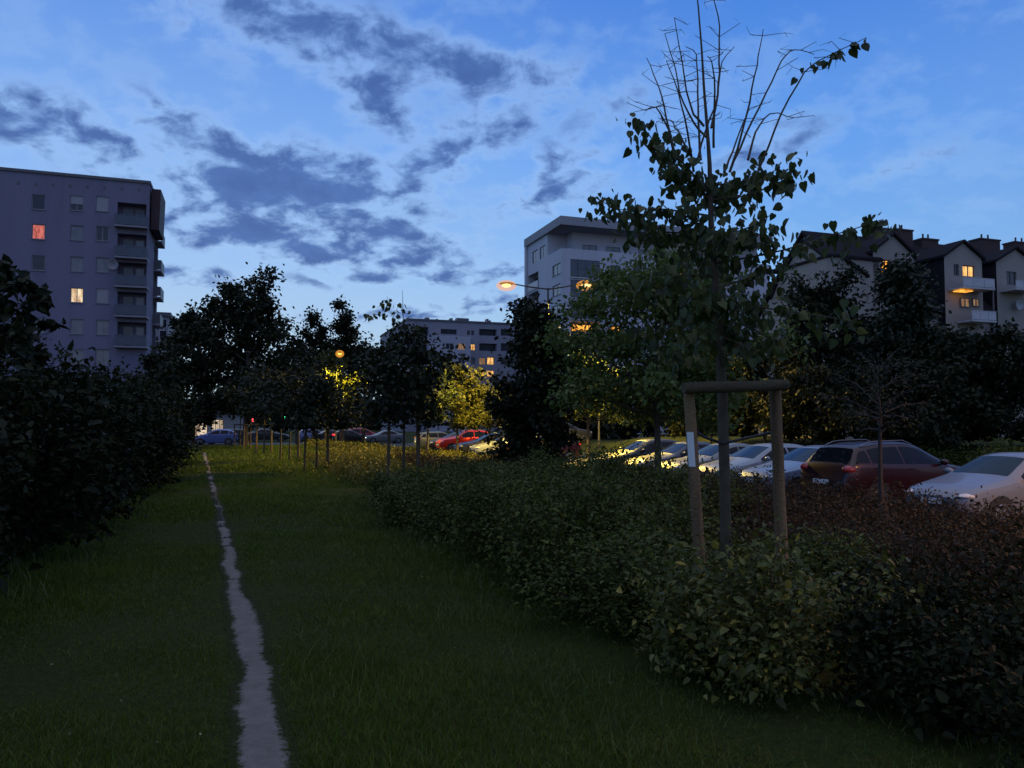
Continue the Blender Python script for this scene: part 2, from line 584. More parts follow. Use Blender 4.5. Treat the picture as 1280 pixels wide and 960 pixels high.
def tree(name, x, y, z0, H, base, Rad, kind, label, group=None, cat='tree', limbs=26, leaves=4500, ls=.14, lm='dark_leaf', bark='bark', tr=None,
         seed=1, clump=.22, lean=0, six=False, twigs=5, leaderless=False, lobes=3, parts=True):
    if lm in ('dark_leaf', 'needle') and cat == 'tree': leaves, ls = int(leaves * 2.1), ls * 1.08
    elif cat == 'tree' and leaves > 1000: leaves = int(leaves * 1.6)
    rng = np.random.default_rng(seed)
    rr = random.Random(seed)
    root = empty(name, (x, y, z0), 0, label, cat, group)
    tr = tr or H * .016
    mb = MB()
    top = H * (.93 if not leaderless else .8)
    tp = [(0, 0, -.15)]
    for i in range(1, 7):
        h = top * i / 6
        tp.append((lean * h + rr.uniform(-.02, .02) * H * .5 * (i / 6), rr.uniform(-.02, .02) * H * .5 * (i / 6), h))
    mb.tube(tp, [tr * (1.25 if i == 0 else 1 - .86 * i / 6) for i in range(7)], 8)

    def on_trunk(h):
        q = max(0, min(5.999, h / top * 6)); i = int(q); f = q - i
        return Vector(tp[i]) * (1 - f) + Vector(tp[i + 1]) * f
    C, Wt = [], []
    lob = [(rr.uniform(0, 2 * PI), rr.uniform(.12, .3), rr.randint(2, 4)) for _ in range(lobes)]
    for i in range(limbs):
        t = (i + rr.random() * .8) / limbs
        h = base + (H - base) * t * .95
        a = i * 2.39996 + rr.uniform(-.4, .4)
        rad = Rad * shape_r(kind, t) * rr.uniform(.72, 1.12)
        for la, lw, lk in lob: rad *= 1 + lw * math.cos(lk * (a - la) + 5 * t)
        up = {'cone': -.05 + .3 * t, 'column': .5 + .5 * t}.get(kind, .1 + .75 * t)
        s = on_trunk(max(base * .55, h - rad * up * .9) if kind != 'cone' else h)
        e = Vector((s.x + math.cos(a) * rad, s.y + math.sin(a) * rad, min(H * 1.0, max(base * .8, h + (rr.uniform(-.05, .05) * H)))))
        m = s.lerp(e, .5) + Vector((0, 0, -.06 * rad if kind == 'cone' else .08 * rad))
        rl = tr * .42 * (1 - .6 * t)
        mb.tube([s, m, e], [rl, rl * .6, rl * .18], 5, False)
        for k in range(twigs):
            f = rr.uniform(.3, 1)
            p = (s.lerp(m, f * 2) if f < .5 else m.lerp(e, f * 2 - 1))
            ln = rad * rr.uniform(.15, .42)
            q = p + Vector((math.cos(a + rr.uniform(-1.4, 1.4)), math.sin(a + rr.uniform(-1.4, 1.4)), rr.uniform(-.35, .6))).normalized() * ln
            mb.tube([p, q], [rl * .3, rl * .1], 4, False)
            for g in (.35, .7, 1.0):
                C.append(p.lerp(q, g)); Wt.append(1)
        C.append(e); Wt.append(1.6)
    C.append(Vector((tp[-1][0], tp[-1][1], H * .97))); Wt.append(2)
    C = np.array([tuple(c) for c in C]); Wt = np.array(Wt) * rng.uniform(.3, 1.6, len(Wt)); Wt /= Wt.sum()
    i = rng.choice(len(C), leaves, p=Wt)
    sig = clump * Rad * np.array([.75, .75, .55 if kind != 'cone' else .3])
    P = C[i] + rng.normal(size=(leaves, 3)) * sig * rng.uniform(.5, 1.1, (len(C), 1))[i]
    lo_ = base * (.94 if name == 'young_tree' else .7)
    P[:, 2] = np.where(P[:, 2] < lo_, lo_ + rng.random(leaves) * .5, P[:, 2])
    out = P.copy(); out[:, 2] = 0
    D = unit(rng.normal(size=(leaves, 3)) * .9 + unit(out + 1e-6) * .5 + np.array([0, 0, -.45]))
    N = rnd_dirs(rng, leaves, (0, 0, 1.0))
    mb.build('trunk', M[bark], root, smooth=1.2)
    leaf_obj('crown', P, D, N, ls * rng.uniform(.6, 1.35, leaves), M[lm], root, .62, six)
    return root


def tree_px(name, px, d, top, hw, basepx, kind, label, **k):
    p = at(px, 500, d)
    u, v = UV(p.x, p.y)
    z0 = T(u, v)
    ztop = at(px, top, d).z
    zb = at(px, basepx, d).z
    return tree(name, p.x, p.y, z0, ztop - z0, max(.3, zb - z0), hw / F * d * (1.2 if name == 'young_tree' else 1), kind, label, **k)


# ------------------------------------------------------------------ ground
PATHPX = [(335, 962, 60), (322, 880, 49), (309, 800, 36), (297, 745, 23), (287, 700, 16), (279, 660, 10.5), (271, 628, 7.5), (264, 600, 5.5), (259, 580, 4), (256, 570, 5)]
pv, pu, pw = [], [], []
for px, py, wpx in PATHPX:
    u, v = ground(px, py)
    dd = F * EYE / (py - 530)
    pv.append(v); pu.append(u); pw.append(max(.10, wpx / F * dd))
pv = [-3.0] + pv + [44, 56]
pu = [pu[0] + .3] + pu + [pu[-1] - .1, pu[-1] - 1.2]
pw = [pw[0]] + pw + [.2, .2]
pv, pu, pw = np.array(pv), np.array(pu), np.array(pw)


def path_u(v):
    return np.interp(v, pv, pu) + .018 * np.sin(v * 1.3) + .012 * np.sin(v * 3.7 + 1)


def path_w(v):
    return np.interp(v, pv, pw) * (.93 + .09 * np.sin(v * 2.1))


def sheet(name, us, vs, dz, mat, fn=None):
    us, vs = np.array(sorted(us), float), np.array(sorted(vs), float)
    U, V = np.meshgrid(us, vs)
    Z = terrain(U, V) + dz
    if fn is not None: Z = Z + fn(U, V)
    X = U * CA - V * SA; Y = U * SA + V * CA
    P = np.stack([X, Y, Z], -1).reshape(-1, 3)
    nu, nv = len(us), len(vs)
    i = (np.arange(nv - 1)[:, None] * nu + np.arange(nu - 1)[None, :]).ravel()
    o = np_mesh(name, P, [np.stack([i, i + 1, i + nu + 1, i + nu], 1)], mat, None, True)
    return setp(o, kind='structure')


def lawnmat():
    m = bpy.data.materials.new('lawn_soil')
    t = NT(m)
    out = t.n('ShaderNodeOutputMaterial')
    b = t.n('ShaderNodeBsdfPrincipled', _Roughness=.95)
    b.inputs['Specular IOR Level'].default_value = .1
    tc = t.n('ShaderNodeTexCoord')
    n1 = t.noise(tc.outputs['Object'], .55, 4, .6)
    n2 = t.noise(tc.outputs['Object'], 14, 5, .7)
    c = t.ramp(n2, [(.3, (.016, .02, .003)), (.55, (.04, .044, .007)), (.8, (.08, .07, .014))])
    c = t.mix(t.math('MULTIPLY', n1, .8), c, (.03, .04, .01))
    t.l(c, b.inputs['Base Color'])
    bp = t.n('ShaderNodeBump', _Strength=.8, _Distance=.05)
    t.l(n2, bp.inputs['Height']); t.l(bp.outputs[0], b.inputs['Normal'])
    t.l(b.outputs[0], out.inputs[0])
    return m


M['lawn'] = lawnmat()
AU = [12.7, 14, 16, 18, 20, 22, 23.3]
ulist = sorted(set([-900, -400, -150, -60, -30] + list(np.arange(-18, 31, 1.)) + AU + [35, 40, 50, 60, 80, 150, 400, 900]))
vlist = sorted(set([-300, -100, -40, -20, -10] + list(np.arange(-4, 90, 1.)) + [95, 100, 110, 130, 160, 200, 300, 600, 1500]))
sheet('ground', ulist, vlist, 0, M['lawn'])
sheet('car_park', [u for u in ulist if 12.7 <= u <= 23.3], [v for v in vlist if -20 <= v <= 72], .006, M['asphalt'])
sheet('road', [u for u in ulist if -60 <= u <= 150], [v for v in vlist if 72 <= v <= 84], .007, M['asphalt'])
# kerb along the stalls
kb = MB()
for k in range(46):
    v0 = -18 + 2 * k
    if v0 > 69: break
    x = [XY(12.55, v0), XY(12.7, v0), XY(12.7, v0 + 1.985), XY(12.55, v0 + 1.985)]
    kb.extrude([(p[0], p[1], -.55) for p in x], (0, 0, .17))
setp(kb.build('kerb', M['kerb']), kind='structure')
mk = MB()
for v0 in [10.7 + 2.75 * k for k in range(-4, 20)]:
    x = [XY(12.9, v0), XY(17.6, v0), XY(17.6, v0 + .1), XY(12.9, v0 + .1)]
    mk.add([(p[0], p[1], -.5 + .011) for p in x], [(0, 1, 2, 3)])
setp(mk.build('stall_markings', M['paint']), kind='structure')

# the trodden earth path
m = bpy.data.materials.new('trodden_earth')
t = NT(m)
out = t.n('ShaderNodeOutputMaterial')
b = t.n('ShaderNodeBsdfPrincipled', _Roughness=.95)
b.inputs['Specular IOR Level'].default_value = .1
tc = t.n('ShaderNodeTexCoord')
n1 = t.noise(tc.outputs['Object'], 7, 7, .7)
n2 = t.noise(tc.outputs['Object'], 60, 4, .7)
c = t.ramp(n1, [(.3, (.155, .135, .115)), (.5, (.22, .19, .165)), (.72, (.275, .245, .215))])
c = t.mix(t.math('MULTIPLY', n2, .5), c, (.10, .085, .07))
wa = t.n('ShaderNodeAttribute', attribute_name='wear')
n3 = t.noise(tc.outputs['Object'], 22, 6, .75)
wf = t.n('ShaderNodeMapRange', interpolation_type='SMOOTHSTEP')
wf.inputs['From Min'].default_value = .42; wf.inputs['From Max'].default_value = .80
t.l(t.math('ADD', wa.outputs['Fac'], t.math('MULTIPLY_ADD', n3, 1.5, -.72)), wf.inputs['Value'])
c = t.mix(wf.outputs[0], (.03, .032, .008), c)
t.l(c, b.inputs['Base Color'])
bp = t.n('ShaderNodeBump', _Strength=.7, _Distance=.02)
t.l(n2, bp.inputs['Height']); t.l(bp.outputs[0], b.inputs['Normal'])
t.l(b.outputs[0], out.inputs[0])
M['earth'] = m
vs = np.concatenate([np.arange(-2, 14, .06), np.arange(14, 46, .2)])
rg = np.random.default_rng(3)
pl, pr = path_u(vs) - path_w(vs) / 2 - .05, path_u(vs) + path_w(vs) / 2 + .05
rag = lambda n: np.convolve(rg.normal(size=n + 6), np.ones(5) / 5, 'same')[3:-3] * .026
pl += rag(len(vs)); pr += rag(len(vs))
cols = np.stack([pl, pl + .11, pr - .11, pr], 1)
V3 = []
for j in range(4):
    zz = terrain(cols[:, j], vs) + (.006 if j in (0, 3) else .008)
    V3.append(np.stack([cols[:, j] * CA - vs * SA, cols[:, j] * SA + vs * CA, zz], 1))
V3 = np.stack(V3, 1).reshape(-1, 3)
i = (np.arange(len(vs) - 1)[:, None] * 4 + np.arange(3)[None, :]).ravel()
fp = np_mesh('footpath', V3, [np.stack([i, i + 1, i + 5, i + 4], 1)], M['earth'], None, True)
at_ = fp.data.attributes.new('wear', 'FLOAT', 'POINT')
at_.data.foreach_set('value', np.tile(np.array([0, 1, 1, 0], dtype=np.float32), len(vs)))
setp(fp, kind='structure')


# ------------------------------------------------------------------ grass
def blades(name, zones, mat, seed, keep_path=True, label=None):
    """zones: (u0,u1,v0,v1,count,height,width)"""
    rng = np.random.default_rng(seed)
    Ps, Hs, Ws = [], [], []
    for u0, u1, v0, v1, n, h, w in zones:
        u = rng.uniform(u0, u1, n); v = rng.uniform(v0, v1, n)
        # patchy height
        hh = h * (.55 + .5 * (np.sin(u * 2.1 + 1.3 * np.sin(v * 1.1)) * np.sin(v * 1.7 + u) * .5 + .5)) * rng.uniform(.5, 1.3, n)
        pch = np.sin(u * 1.1 + 2.1 * np.sin(v * .47)) + np.sin(v * .93 - 1.6 * np.sin(u * .8 + 1)) + .7 * np.sin(3.1 * u + 1.7 * v) * np.sin(2.3 * v - u)
        hh = hh * np.clip(.85 + .33 * pch, .3, 1.6)
        if keep_path:
            dist = np.abs(u - path_u(v)) - path_w(v) / 2
            ok = (dist > rng.uniform(-.06, .04, n)) | (rng.random(n) < .02)
            near = np.clip(.45 + dist / .3, .4, 1)
            hh *= near
        else:
            ok = np.ones(n, bool)
        u, v, hh = u[ok], v[ok], hh[ok]
        Ps.append(np.stack([u * CA - v * SA, u * SA + v * CA, terrain(u, v) - .005], 1)); Hs.append(hh); Ws.append(np.full(len(u), w))
    P, H, Wd = np.concatenate(Ps), np.concatenate(Hs)[:, None], np.concatenate(Ws)[:, None]
    n = len(P)
    a = rng.uniform(0, 2 * PI, n)
    S = np.stack([np.cos(a), np.sin(a), np.zeros(n)], 1)
    L = rng.normal(size=(n, 3)) * .45; L[:, 2] = 1; L = unit(L)
    bend = np.stack([-np.sin(a), np.cos(a), np.zeros(n)], 1) * rng.normal(size=(n, 1)) * .35
    Md = P + L * H * .55 + bend * H * .2
    Tp = P + L * H + bend * H
    Vv = np.stack([P - S * Wd / 2, P + S * Wd / 2, Md + S * Wd * .35, Tp, Md - S * Wd * .35], 1).reshape(-1, 3)
    b = np.arange(n)[:, None] * 5
    return np_mesh(name, Vv, [b + np.array([[0, 1, 2, 4]]), b + np.array([[4, 2, 3]])], mat)


g = blades('grass', [(-3.2, 3.2, 1.5, 6, 120000, .06, .0055), (-3.2, 3.2, 6, 12, 90000, .065, .008), (-3.2, 4, 12, 24, 60000, .08, .016), (-4, 6, 24, 62, 40000, .13, .04)], M['grass'], 11)
setp(g, kind='stuff')
g = blades('tall_grass', [(1.3, 2.9, 4.2, 9.5, 2600, .22, .006), (1.6, 4.6, 2.0, 4.6, 2600, .2, .006), (2.0, 3.1, 9, 17, 1800, .26, .012), (.25, .8, 4.2, 7.5, 260, .2, .007),
                          (-2.6, -1.6, 5, 30, 2600, .22, .012), (2.0, 6, 20, 56, 6000, .3, .03)], M['tall_grass'], 12, False)
setp(g, kind='stuff')
# a scatter of fallen leaves and clover on the lawn
rng = np.random.default_rng(31)
n = 200
u = rng.uniform(-3, 3, n); v = rng.uniform(3, 22, n)
P3 = np.stack([u * CA - v * SA, u * SA + v * CA, terrain(u, v) + rng.uniform(.015, .06, n)], 1)
fl = leaf_obj('fallen_leaves', P3, rng.normal(size=(n, 3)) * np.array([1, 1, .25]), rnd_dirs(rng, n, (0, 0, 2.5)), rng.uniform(.010, .026, n), M['litter'], None, .7, True)
setp(fl, kind='stuff')


# ------------------------------------------------------------------ weeds (brown docks and nettles before the cars, green cover further on)
def weeds(name, zones, mat, seed):
    rng = np.random.default_rng(seed)
    P, D, N, S = [], [], [], []
    for u0, u1, v0, v1, n, h, ls, lv in zones:
        u = rng.uniform(u0, u1, n); v = rng.uniform(v0, v1, n)
        b = np.stack([u * CA - v * SA, u * SA + v * CA, terrain(u, v)], 1)
        hh = h * rng.uniform(.55, 1.2, n) * (.8 + .3 * np.sin(u * 1.3 + .7 * v) * np.sin(v * .9))
        ln = rng.normal(size=(n, 2)) * .12
        # stems as slender upright leaves
        P.append(b); D.append(np.stack([ln[:, 0], ln[:, 1], np.ones(n)], 1)); N.append(rng.normal(size=(n, 3)) * np.array([1, 1, .1])); S.append(hh)
        k = lv
        f = rng.uniform(.3, 1.05, (n, k))
        q = b[:, None, :] + np.stack([ln[:, 0:1] * hh[:, None] * f, ln[:, 1:2] * hh[:, None] * f, hh[:, None] * f], 2) + rng.normal(size=(n, k, 3)) * ls * np.array([.9, .9, .4])
        q = q.reshape(-1, 3)
        P.append(q); D.append(rnd_dirs(rng, n * k, (0, 0, -.1))); N.append(rnd_dirs(rng, n * k, (0, 0, .9))); S.append(ls * rng.uniform(.5, 1.4, n * k))
    P, D, N, S = map(np.concatenate, (P, D, N, S))
    n0 = len(S)
    # slender stems: give long leaves a narrow width by splitting in two calls is not needed, width scales with size cap
    W = np.where(S > .2, .012 / S, .55)
    D = unit(D); N = unit(N)
    X = unit(np.cross(D, N)); S = S[:, None]; W = W[:, None]
    Vv = np.stack([P, P + D * S * .45 + X * S * W * .5, P + D * S, P + D * S * .5 - X * S * W * .5], 1).reshape(-1, 3)
    b = np.arange(n0)[:, None] * 4
    return setp(np_mesh(name, Vv, [b + np.array([[0, 1, 2, 3]])], mat), kind='stuff')


weeds('brown_weeds', [(4.6, 7.5, .5, 8, 2600, .55, .05, 15), (7.5, 12.5, 1, 8, 3600, .78, .055, 15), (5.2, 12.5, 8, 18, 5200, .82, .06, 13), (5.2, 12.5, 18, 30, 3000, .7, .08, 11)], M['weed'], 21)
weeds('ground_cover', [(2.6, 12.5, 20, 38, 5200, .34, .09, 10), (4.4, 12.5, 38, 62, 4200, .42, .13, 8)], M['cover'], 22)


# ------------------------------------------------------------------ shrubs
def shrub_mesh(seed, W, H, n, ls, mat, name='shrub', six=True, stems=14, flop=.2, floor=.08, skirt=.22):
    rng = np.random.default_rng(seed)
    rr = random.Random(seed)
    C = []
    mb = MB()
    for i in range(stems):
        a = rr.uniform(0, 2 * PI); r = W * .5 * math.sqrt(rr.random()) * .92
        h = H * math.sqrt(max(.05, 1 - (r / (W * .56)) ** 2)) * rr.uniform(.68, 1.25)
        bx, by = math.cos(a) * r * .35, math.sin(a) * r * .35
        ex, ey = math.cos(a) * r, math.sin(a) * r
        p0, p1, p2 = Vector((bx, by, 0)), Vector((bx * .5 + ex * .5, by * .5 + ey * .5, h * .6)), Vector((ex, ey, h))
        mb.tube([p0, p1, p2], [.012, .008, .003], 4, False)
        for k in range(9):
            f = rr.uniform(.35, 1)
            p = p1.lerp(p2, (f - .35) / .65) if f > .5 else p0.lerp(p1, f * 1.4)
            q = p + Vector((rr.gauss(0, 1), rr.gauss(0, 1), rr.gauss(.25, .6))).normalized() * rr.uniform(.08, .28) * min(1, W)
            C += [tuple(p.lerp(q, .5)), tuple(q)]
    C = np.array(C)
    i = rng.integers(0, len(C), n)
    P = C[i] + rng.normal(size=(n, 3)) * .075 * W * rng.uniform(.4, 1, (len(C), 1))[i]
    sk = rng.random(n) < skirt
    P[sk, 2] *= rng.uniform(.05, .8, n)[sk]
    P[:, 2] = np.maximum(P[:, 2], floor * H + np.abs(rng.normal(size=n)) * .05)
    out = P * np.array([1, 1, .6])
    D = unit(rng.normal(size=(n, 3)) * .8 + unit(out + 1e-6) * .7 + np.array([0, 0, -flop]))
    N = unit(rng.normal(size=(n, 3)) * .6 + np.array([0, 0, .9]) + unit(out + 1e-6) * .4)
    return mb, (P, D, N, ls * np.clip(rng.lognormal(-.08, .33, n), .4, 1.9))


def shrub(name, x, y, z, W, H, n, ls, mat, seed, label, cat='shrub', group=None, stems=14, six=True, wid=.6, floor=.08):
    root = empty(name, (x, y, z), 0, label, cat, group)
    mb, lf = shrub_mesh(seed, W, H, n, ls, mat, six=six, stems=stems, floor=floor)
    mb.build('stems', M['twig'], root, smooth=1.2)
    leaf_obj('foliage', *lf, M[mat], root, wid, six)
    return root


def copy_thing(root, x, y, z, rz, s, label=None, group=None):
    c = root.copy(); COL.objects.link(c)
    c.location = (x, y, z); c.rotation_euler = (0, 0, rz); c.scale = s
    if label: c['label'] = label
    if group: c['group'] = group
    for ch in [o for o in root.children]:
        k = ch.copy(); COL.objects.link(k); k.parent = c
    return c


HG = 'low shrubs of the hedge between lawn and car park'
hedge = [  # u, v, width scale, height scale, label
    (3.2, 4.15, 1.0, 1.02, 'broad leafy shrub at the foot of the big staked tree with a few yellow leaves'),
    (2.95, 5.6, 1.05, .76, 'dark shrub at the left foot of the tree stakes'),
    (4.6, 5.5, 1.0, .66, 'shrub right of the right tree stake, towards the brown weeds'),
    (2.95, 7.0, 1.05, 1.05, 'rounded dark shrub bordering the lawn just left of the tree stakes'),
    (3.9, 6.9, 1.1, .95, 'bushy shrub directly behind the two front tree stakes'),
    (3.0, 8.7, 1.1, 1.0, 'dense shrub with a dark hollow facing the lawn'),
    (4.3, 8.6, 1.05, 1.0, 'shrub in the second rank of the hedge behind the dense hollow one'),
    (2.95, 10.4, 1.1, .95, 'large grey green shrub at the middle of the hedge front'),
    (4.4, 10.3, 1.15, .92, 'shrub behind the middle of the hedge, weeds beyond it'),
    (2.75, 12.3, 1.1, .82, 'last low wide shrub on the lawn edge, short of the second staked tree'),
    (2.95, 14.2, 1.05, .8, 'small shrub trailing off at the lawn end of the hedge'),
    (4.5, 12.2, 1.1, .9, 'upright shrub on the car park side past the middle of the hedge'),
    (4.5, 14.2, 1.1, .85, 'shrub in front of the dark columnar tree'),
    (4.8, 16.2, 1.15, .85, 'last shrub on the car park side of the hedge'),
    (6.0, 9.4, 1.0, 1.05, 'shrub standing out among the brown weeds behind the hedge'),
    (6.1, 12.0, 1.1, 1.12, 'green shrub in front of the parked white cars'),
    (6.3, 14.8, 1.15, 1.15, 'green shrub in front of the parked dark saloon'),
]
protos = []
for k in range(3):
    protos.append(None)
for k, (u, v, sw, sh, lab) in enumerate(hedge):
    x, y = XY(u, v)
    z = T(u, v)
    j = k % 3
    if k == 0:
        shrub('shrub', x, y, z, 1.65, .66, 9500, .043, 'yellow_leaf', 61, lab, group=HG, stems=22)
        continue
    if protos[j] is None:
        protos[j] = shrub('shrub', x, y, z, 1.75, .86, 10500, .041, 'hedge_leaf', 50 + j, lab, group=HG, stems=24)
        protos[j].scale = (sw, sw, sh)
    else:
        copy_thing(protos[j], x, y, z, R.uniform(0, 6.28), (sw * R.uniform(.92, 1.1), sw * R.uniform(.92, 1.1), sh * R.uniform(.93, 1.08)), lab, HG)
NG = 'dark shrubs in the near right corner'
near = [(3.75, 3.45, 1.2, 0.45, 'low shrub filling the gap right of the yellow leaved one'), (4.6, 4.45, 1.3, 0.39, 'low shrub between the stakes and the brown weeds'),
        (3.9, 2.9, 1.35, 0.51, 'low dark shrub in the near corner, nearest the lawn'),
        (4.9, 3.5, 1.5, 0.45, 'dark shrub in the near corner below the brown weeds'),
        (5.9, 4.7, 1.5, 0.41, 'dark shrub at the right border under the pale hatchback'),
        (5.2, 2.0, 1.4, 0.59, 'dark shrub closest to the photographer at lower right')]
for k, (u, v, w, h, lab) in enumerate(near):
    x, y = XY(u, v)
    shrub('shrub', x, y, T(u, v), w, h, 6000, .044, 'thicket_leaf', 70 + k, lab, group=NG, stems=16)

# tall thicket left of the path
TG = 'tall bushes of the thicket left of the footpath'
thick = [(-2.9, 5.6, 2.6, 1.72, 'nearest tall dark bush left of the footpath'), (-3.1, 7.9, 2.8, 2.00, 'second tall bush of the thicket from the camera, under the leafy sapling'),
         (-3.0, 10.4, 2.9, 2.28, 'third tall bush of the thicket from the camera'), (-3.0, 13.2, 3.0, 2.36, 'fourth tall bush of the thicket from the camera'),
         (-3.1, 16.4, 3.2, 2.48, 'fifth tall bush of the thicket from the camera'), (-3.2, 20.0, 3.4, 2.48, 'sixth tall bush of the thicket from the camera'),
         (-3.5, 24.0, 3.6, 2.64, 'seventh tall bush of the thicket from the camera'), (-3.5, 28.5, 3.8, 2.72, 'eighth tall bush of the thicket, before the far end'),
         (-3.5, 33.5, 4.0, 2.80, 'farthest tall bush of the thicket where the path fades'),
         (-6.0, 9.5, 3.2, 2.32, 'tall bush in the second rank behind the nearest thicket bushes'), (-6.2, 14.5, 3.4, 2.56, 'tall bush in the second rank below the lit white window'),
         (-6.4, 21.0, 3.8, 2.88, 'tall bush in the second rank below the balconies')]
tp_ = None
for k, (u, v, w, h, lab) in enumerate(thick):
    x, y = XY(u, v)
    if k < 3:
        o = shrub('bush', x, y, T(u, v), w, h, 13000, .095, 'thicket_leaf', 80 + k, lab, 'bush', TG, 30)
        if k == 2: tp_ = (o, w, h)
        if k == 1: tp2 = (o, w, h)
    else:
        o, w0, h0 = (tp_, tp2)[k % 2]
        copy_thing(o, x, y, T(u, v), R.uniform(0, 6.28), (w / w0, w / w0, h / h0), lab, TG)

# hedge on the far side of the aisle
BG = 'shrubs on the bank behind the parked cars'
bp0 = None
bank = [(24.6, v, lab) for v, lab in ((7.5, 'bank shrub at the right border behind the pale hatchback'), (10.2, 'bank shrub above the roof of the pale hatchback'), (13, 'bank shrub between pale hatchback and dark red car'),
                                      (16, 'bank shrub above the bonnet of the dark red car'), (19.2, 'bank shrub behind the roof of the dark red car'), (22.6, 'bank shrub behind the light blue parked car'))]
for k, (u, v, lab) in enumerate(bank):
    x, y = XY(u, v)
    if bp0 is None:
        bp0 = shrub('shrub', x, y, T(u, v) - .05, 3.0, 1.1, 3600, .10, 'hedge_leaf', 95, lab, group=BG, stems=26, six=False)
    else:
        copy_thing(bp0, x, y, T(u, v) - .05, R.uniform(0, 6), (1, 1, R.uniform(.85, 1.1)), lab, BG)


# ------------------------------------------------------------------ the staked linden in front
def linden():
    d0 = 5.85
    base = at(908, 700, d0)
    u, v = UV(base.x, base.y)
    z0 = T(u, v)
    root = empty('linden_tree', (base.x, base.y, z0), 0, 'young linden tree with bare top twigs, tied between two wooden stakes', 'tree')
    O = Vector((base.x, base.y, z0))
    rr = random.Random(5)
    rng = np.random.default_rng(5)
    mb = MB()
    tw = MB()

    def P(px, py, dz=0):
        return at(px, py, d0 + dz) - O
    tr = [P(909, 800), P(908, 700), P(906, 600), P(903, 500), P(900, 430), P(895, 360), P(889, 280), P(887, 205)]
    tr[0].z = -.1
    mb.tube(tr, [.046, .044, .042, .040, .035, .029, .023, .017], 10)
    mb.tube([P(887, 205), P(884, 160), P(880, 110), P(877, 60), P(873, 10), P(868, -35)], [.017, .013, .010, .008, .006, .003], 7)
    limbs = []

    def limb(pts, r0, r1, dz):
        n = len(pts)
        q = []
        for i, (a, b) in enumerate(pts):
            q.append(P(a, b, dz * (i / (n - 1)) ** .8))
        # resample with slight crookedness
        fine = []
        for i in range(n - 1):
            for f in (0, .34, .67):
                j = Vector((rr.gauss(0, .003), rr.gauss(0, .004), rr.gauss(0, .003))) if (i or f) else Vector()
                a_, b_, c_, d_ = q[max(i - 1, 0)], q[i], q[i + 1], q[min(i + 2, n - 1)]
                fine.append(.5 * ((2 * b_) + (c_ - a_) * f + (2 * a_ - 5 * b_ + 4 * c_ - d_) * f * f + (3 * b_ - a_ - 3 * c_ + d_) * f ** 3) + j)
        fine.append(q[-1])
        m = len(fine)
        mb.tube(fine, [r0 + (r1 - r0) * (i / (m - 1)) for i in range(m)], 5, False)
        limbs.append((fine, dz))
        return fine

    bare = [
        ([(880, 158), (862, 130), (853, 77), (843, 22)], -.1), ([(884, 172), (867, 153), (850, 117), (842, 78), (831, 42)], .15),
        ([(867, 215), (860, 165), (848, 115), (833, 76)], -.3), ([(846, 200), (833, 147), (823, 107), (808, 72)], .3),
        ([(889, 160), (897, 117), (899, 77), (899, 33), (892, 0), (888, -25)], .2), ([(912, 215), (927, 167), (940, 110), (948, 70), (954, 36)], -.2),
        ([(912, 215), (933, 167), (957, 117), (977, 77), (993, 62), (1018, 68)], .25), ([(930, 258), (953, 203), (977, 143), (1007, 90), (1033, 70), (1083, 47)], -.25),
        ([(876, 200), (873, 150), (872, 100), (870, 68), (857, 58)], .3), ([(892, 185), (893, 130), (892, 85), (884, 70)], -.3),
        ([(935, 200), (945, 165), (962, 142), (993, 147)], .1), ([(842, 195), (836, 165), (820, 135), (806, 138)], -.15), ([(870, 205), (882, 165), (897, 120), (903, 78), (918, 58)], .35),
        ([(860, 190), (848, 165), (838, 150)], .2), ([(905, 215), (915, 190), (930, 150), (938, 135)], .3)]
    for pts, dz in bare:
        fine = limb(pts, .0105, .0026, dz)
        for k in range(7):
            i = rr.randint(len(fine) // 3, len(fine) - 1)
            p = fine[i]
            a = rr.uniform(-1, 1)
            q = p + Vector((rr.choice((-1, 1)) * rr.uniform(.06, .17), rr.uniform(-.08, .08), rr.uniform(-.05, .08)))
            w = q + Vector((rr.uniform(-.08, .08), rr.uniform(-.05, .05), rr.uniform(-.06, .05)))
            mb.tube([p, q, w], [.0028, .002, .001], 4, False)
            if rr.random() < .5:
                mb.tube([q, q + Vector((rr.uniform(-.07, .07), rr.uniform(-.05, .05), rr.uniform(-.07, .04)))], [.0018, .001], 4, False)
    # leafy limbs: trunk point -> tip, count of leaves
    leafy = [((888, 250), (842, 205), (795, 148), 70, .2), ((888, 245), (850, 200), (812, 178), 60, -.2), ((889, 285), (830, 290), (742, 246), 90, .1), ((889, 270), (830, 262), (775, 262), 55, -.3),
             ((888, 240), (870, 222), (835, 212), 45, -.1), ((888, 230), (925, 228), (958, 212), 60, .2), ((889, 250), (950, 240), (996, 207), 75, -.2), ((890, 330), (980, 312), (1104, 274), 100, -.35),
             ((892, 300), (935, 285), (965, 268), 34, .25), ((889, 265), (905, 240), (925, 225), 50, .4), ((892, 320), (850, 300), (800, 300), 75, .35), ((894, 345), (845, 345), (800, 360), 75, -.35),
             ((895, 360), (945, 345), (978, 332), 50, .3), ((896, 375), (960, 385), (1065, 402), 90, -.4), ((897, 390), (850, 400), (800, 425), 65, .4), ((897, 400), (940, 410), (985, 440), 60, .35),
             ((898, 410), (870, 425), (840, 445), 50, -.4), ((893, 330), (900, 300), (905, 290), 60, -.5), ((894, 340), (890, 330), (870, 320), 60, .55), ((896, 370), (910, 370), (925, 380), 70, -.5),
             ((896, 375), (885, 380), (865, 392), 60, -.45), ((898, 405), (905, 415), (915, 428), 60, .1), ((899, 420), (925, 430), (950, 440), 36, -.3), ((889, 250), (880, 235), (865, 228), 45, .3),
             ((890, 290), (865, 275), (842, 262), 60, -.1), ((892, 310), (925, 300), (960, 290), 60, -.3)]
    Ls = []
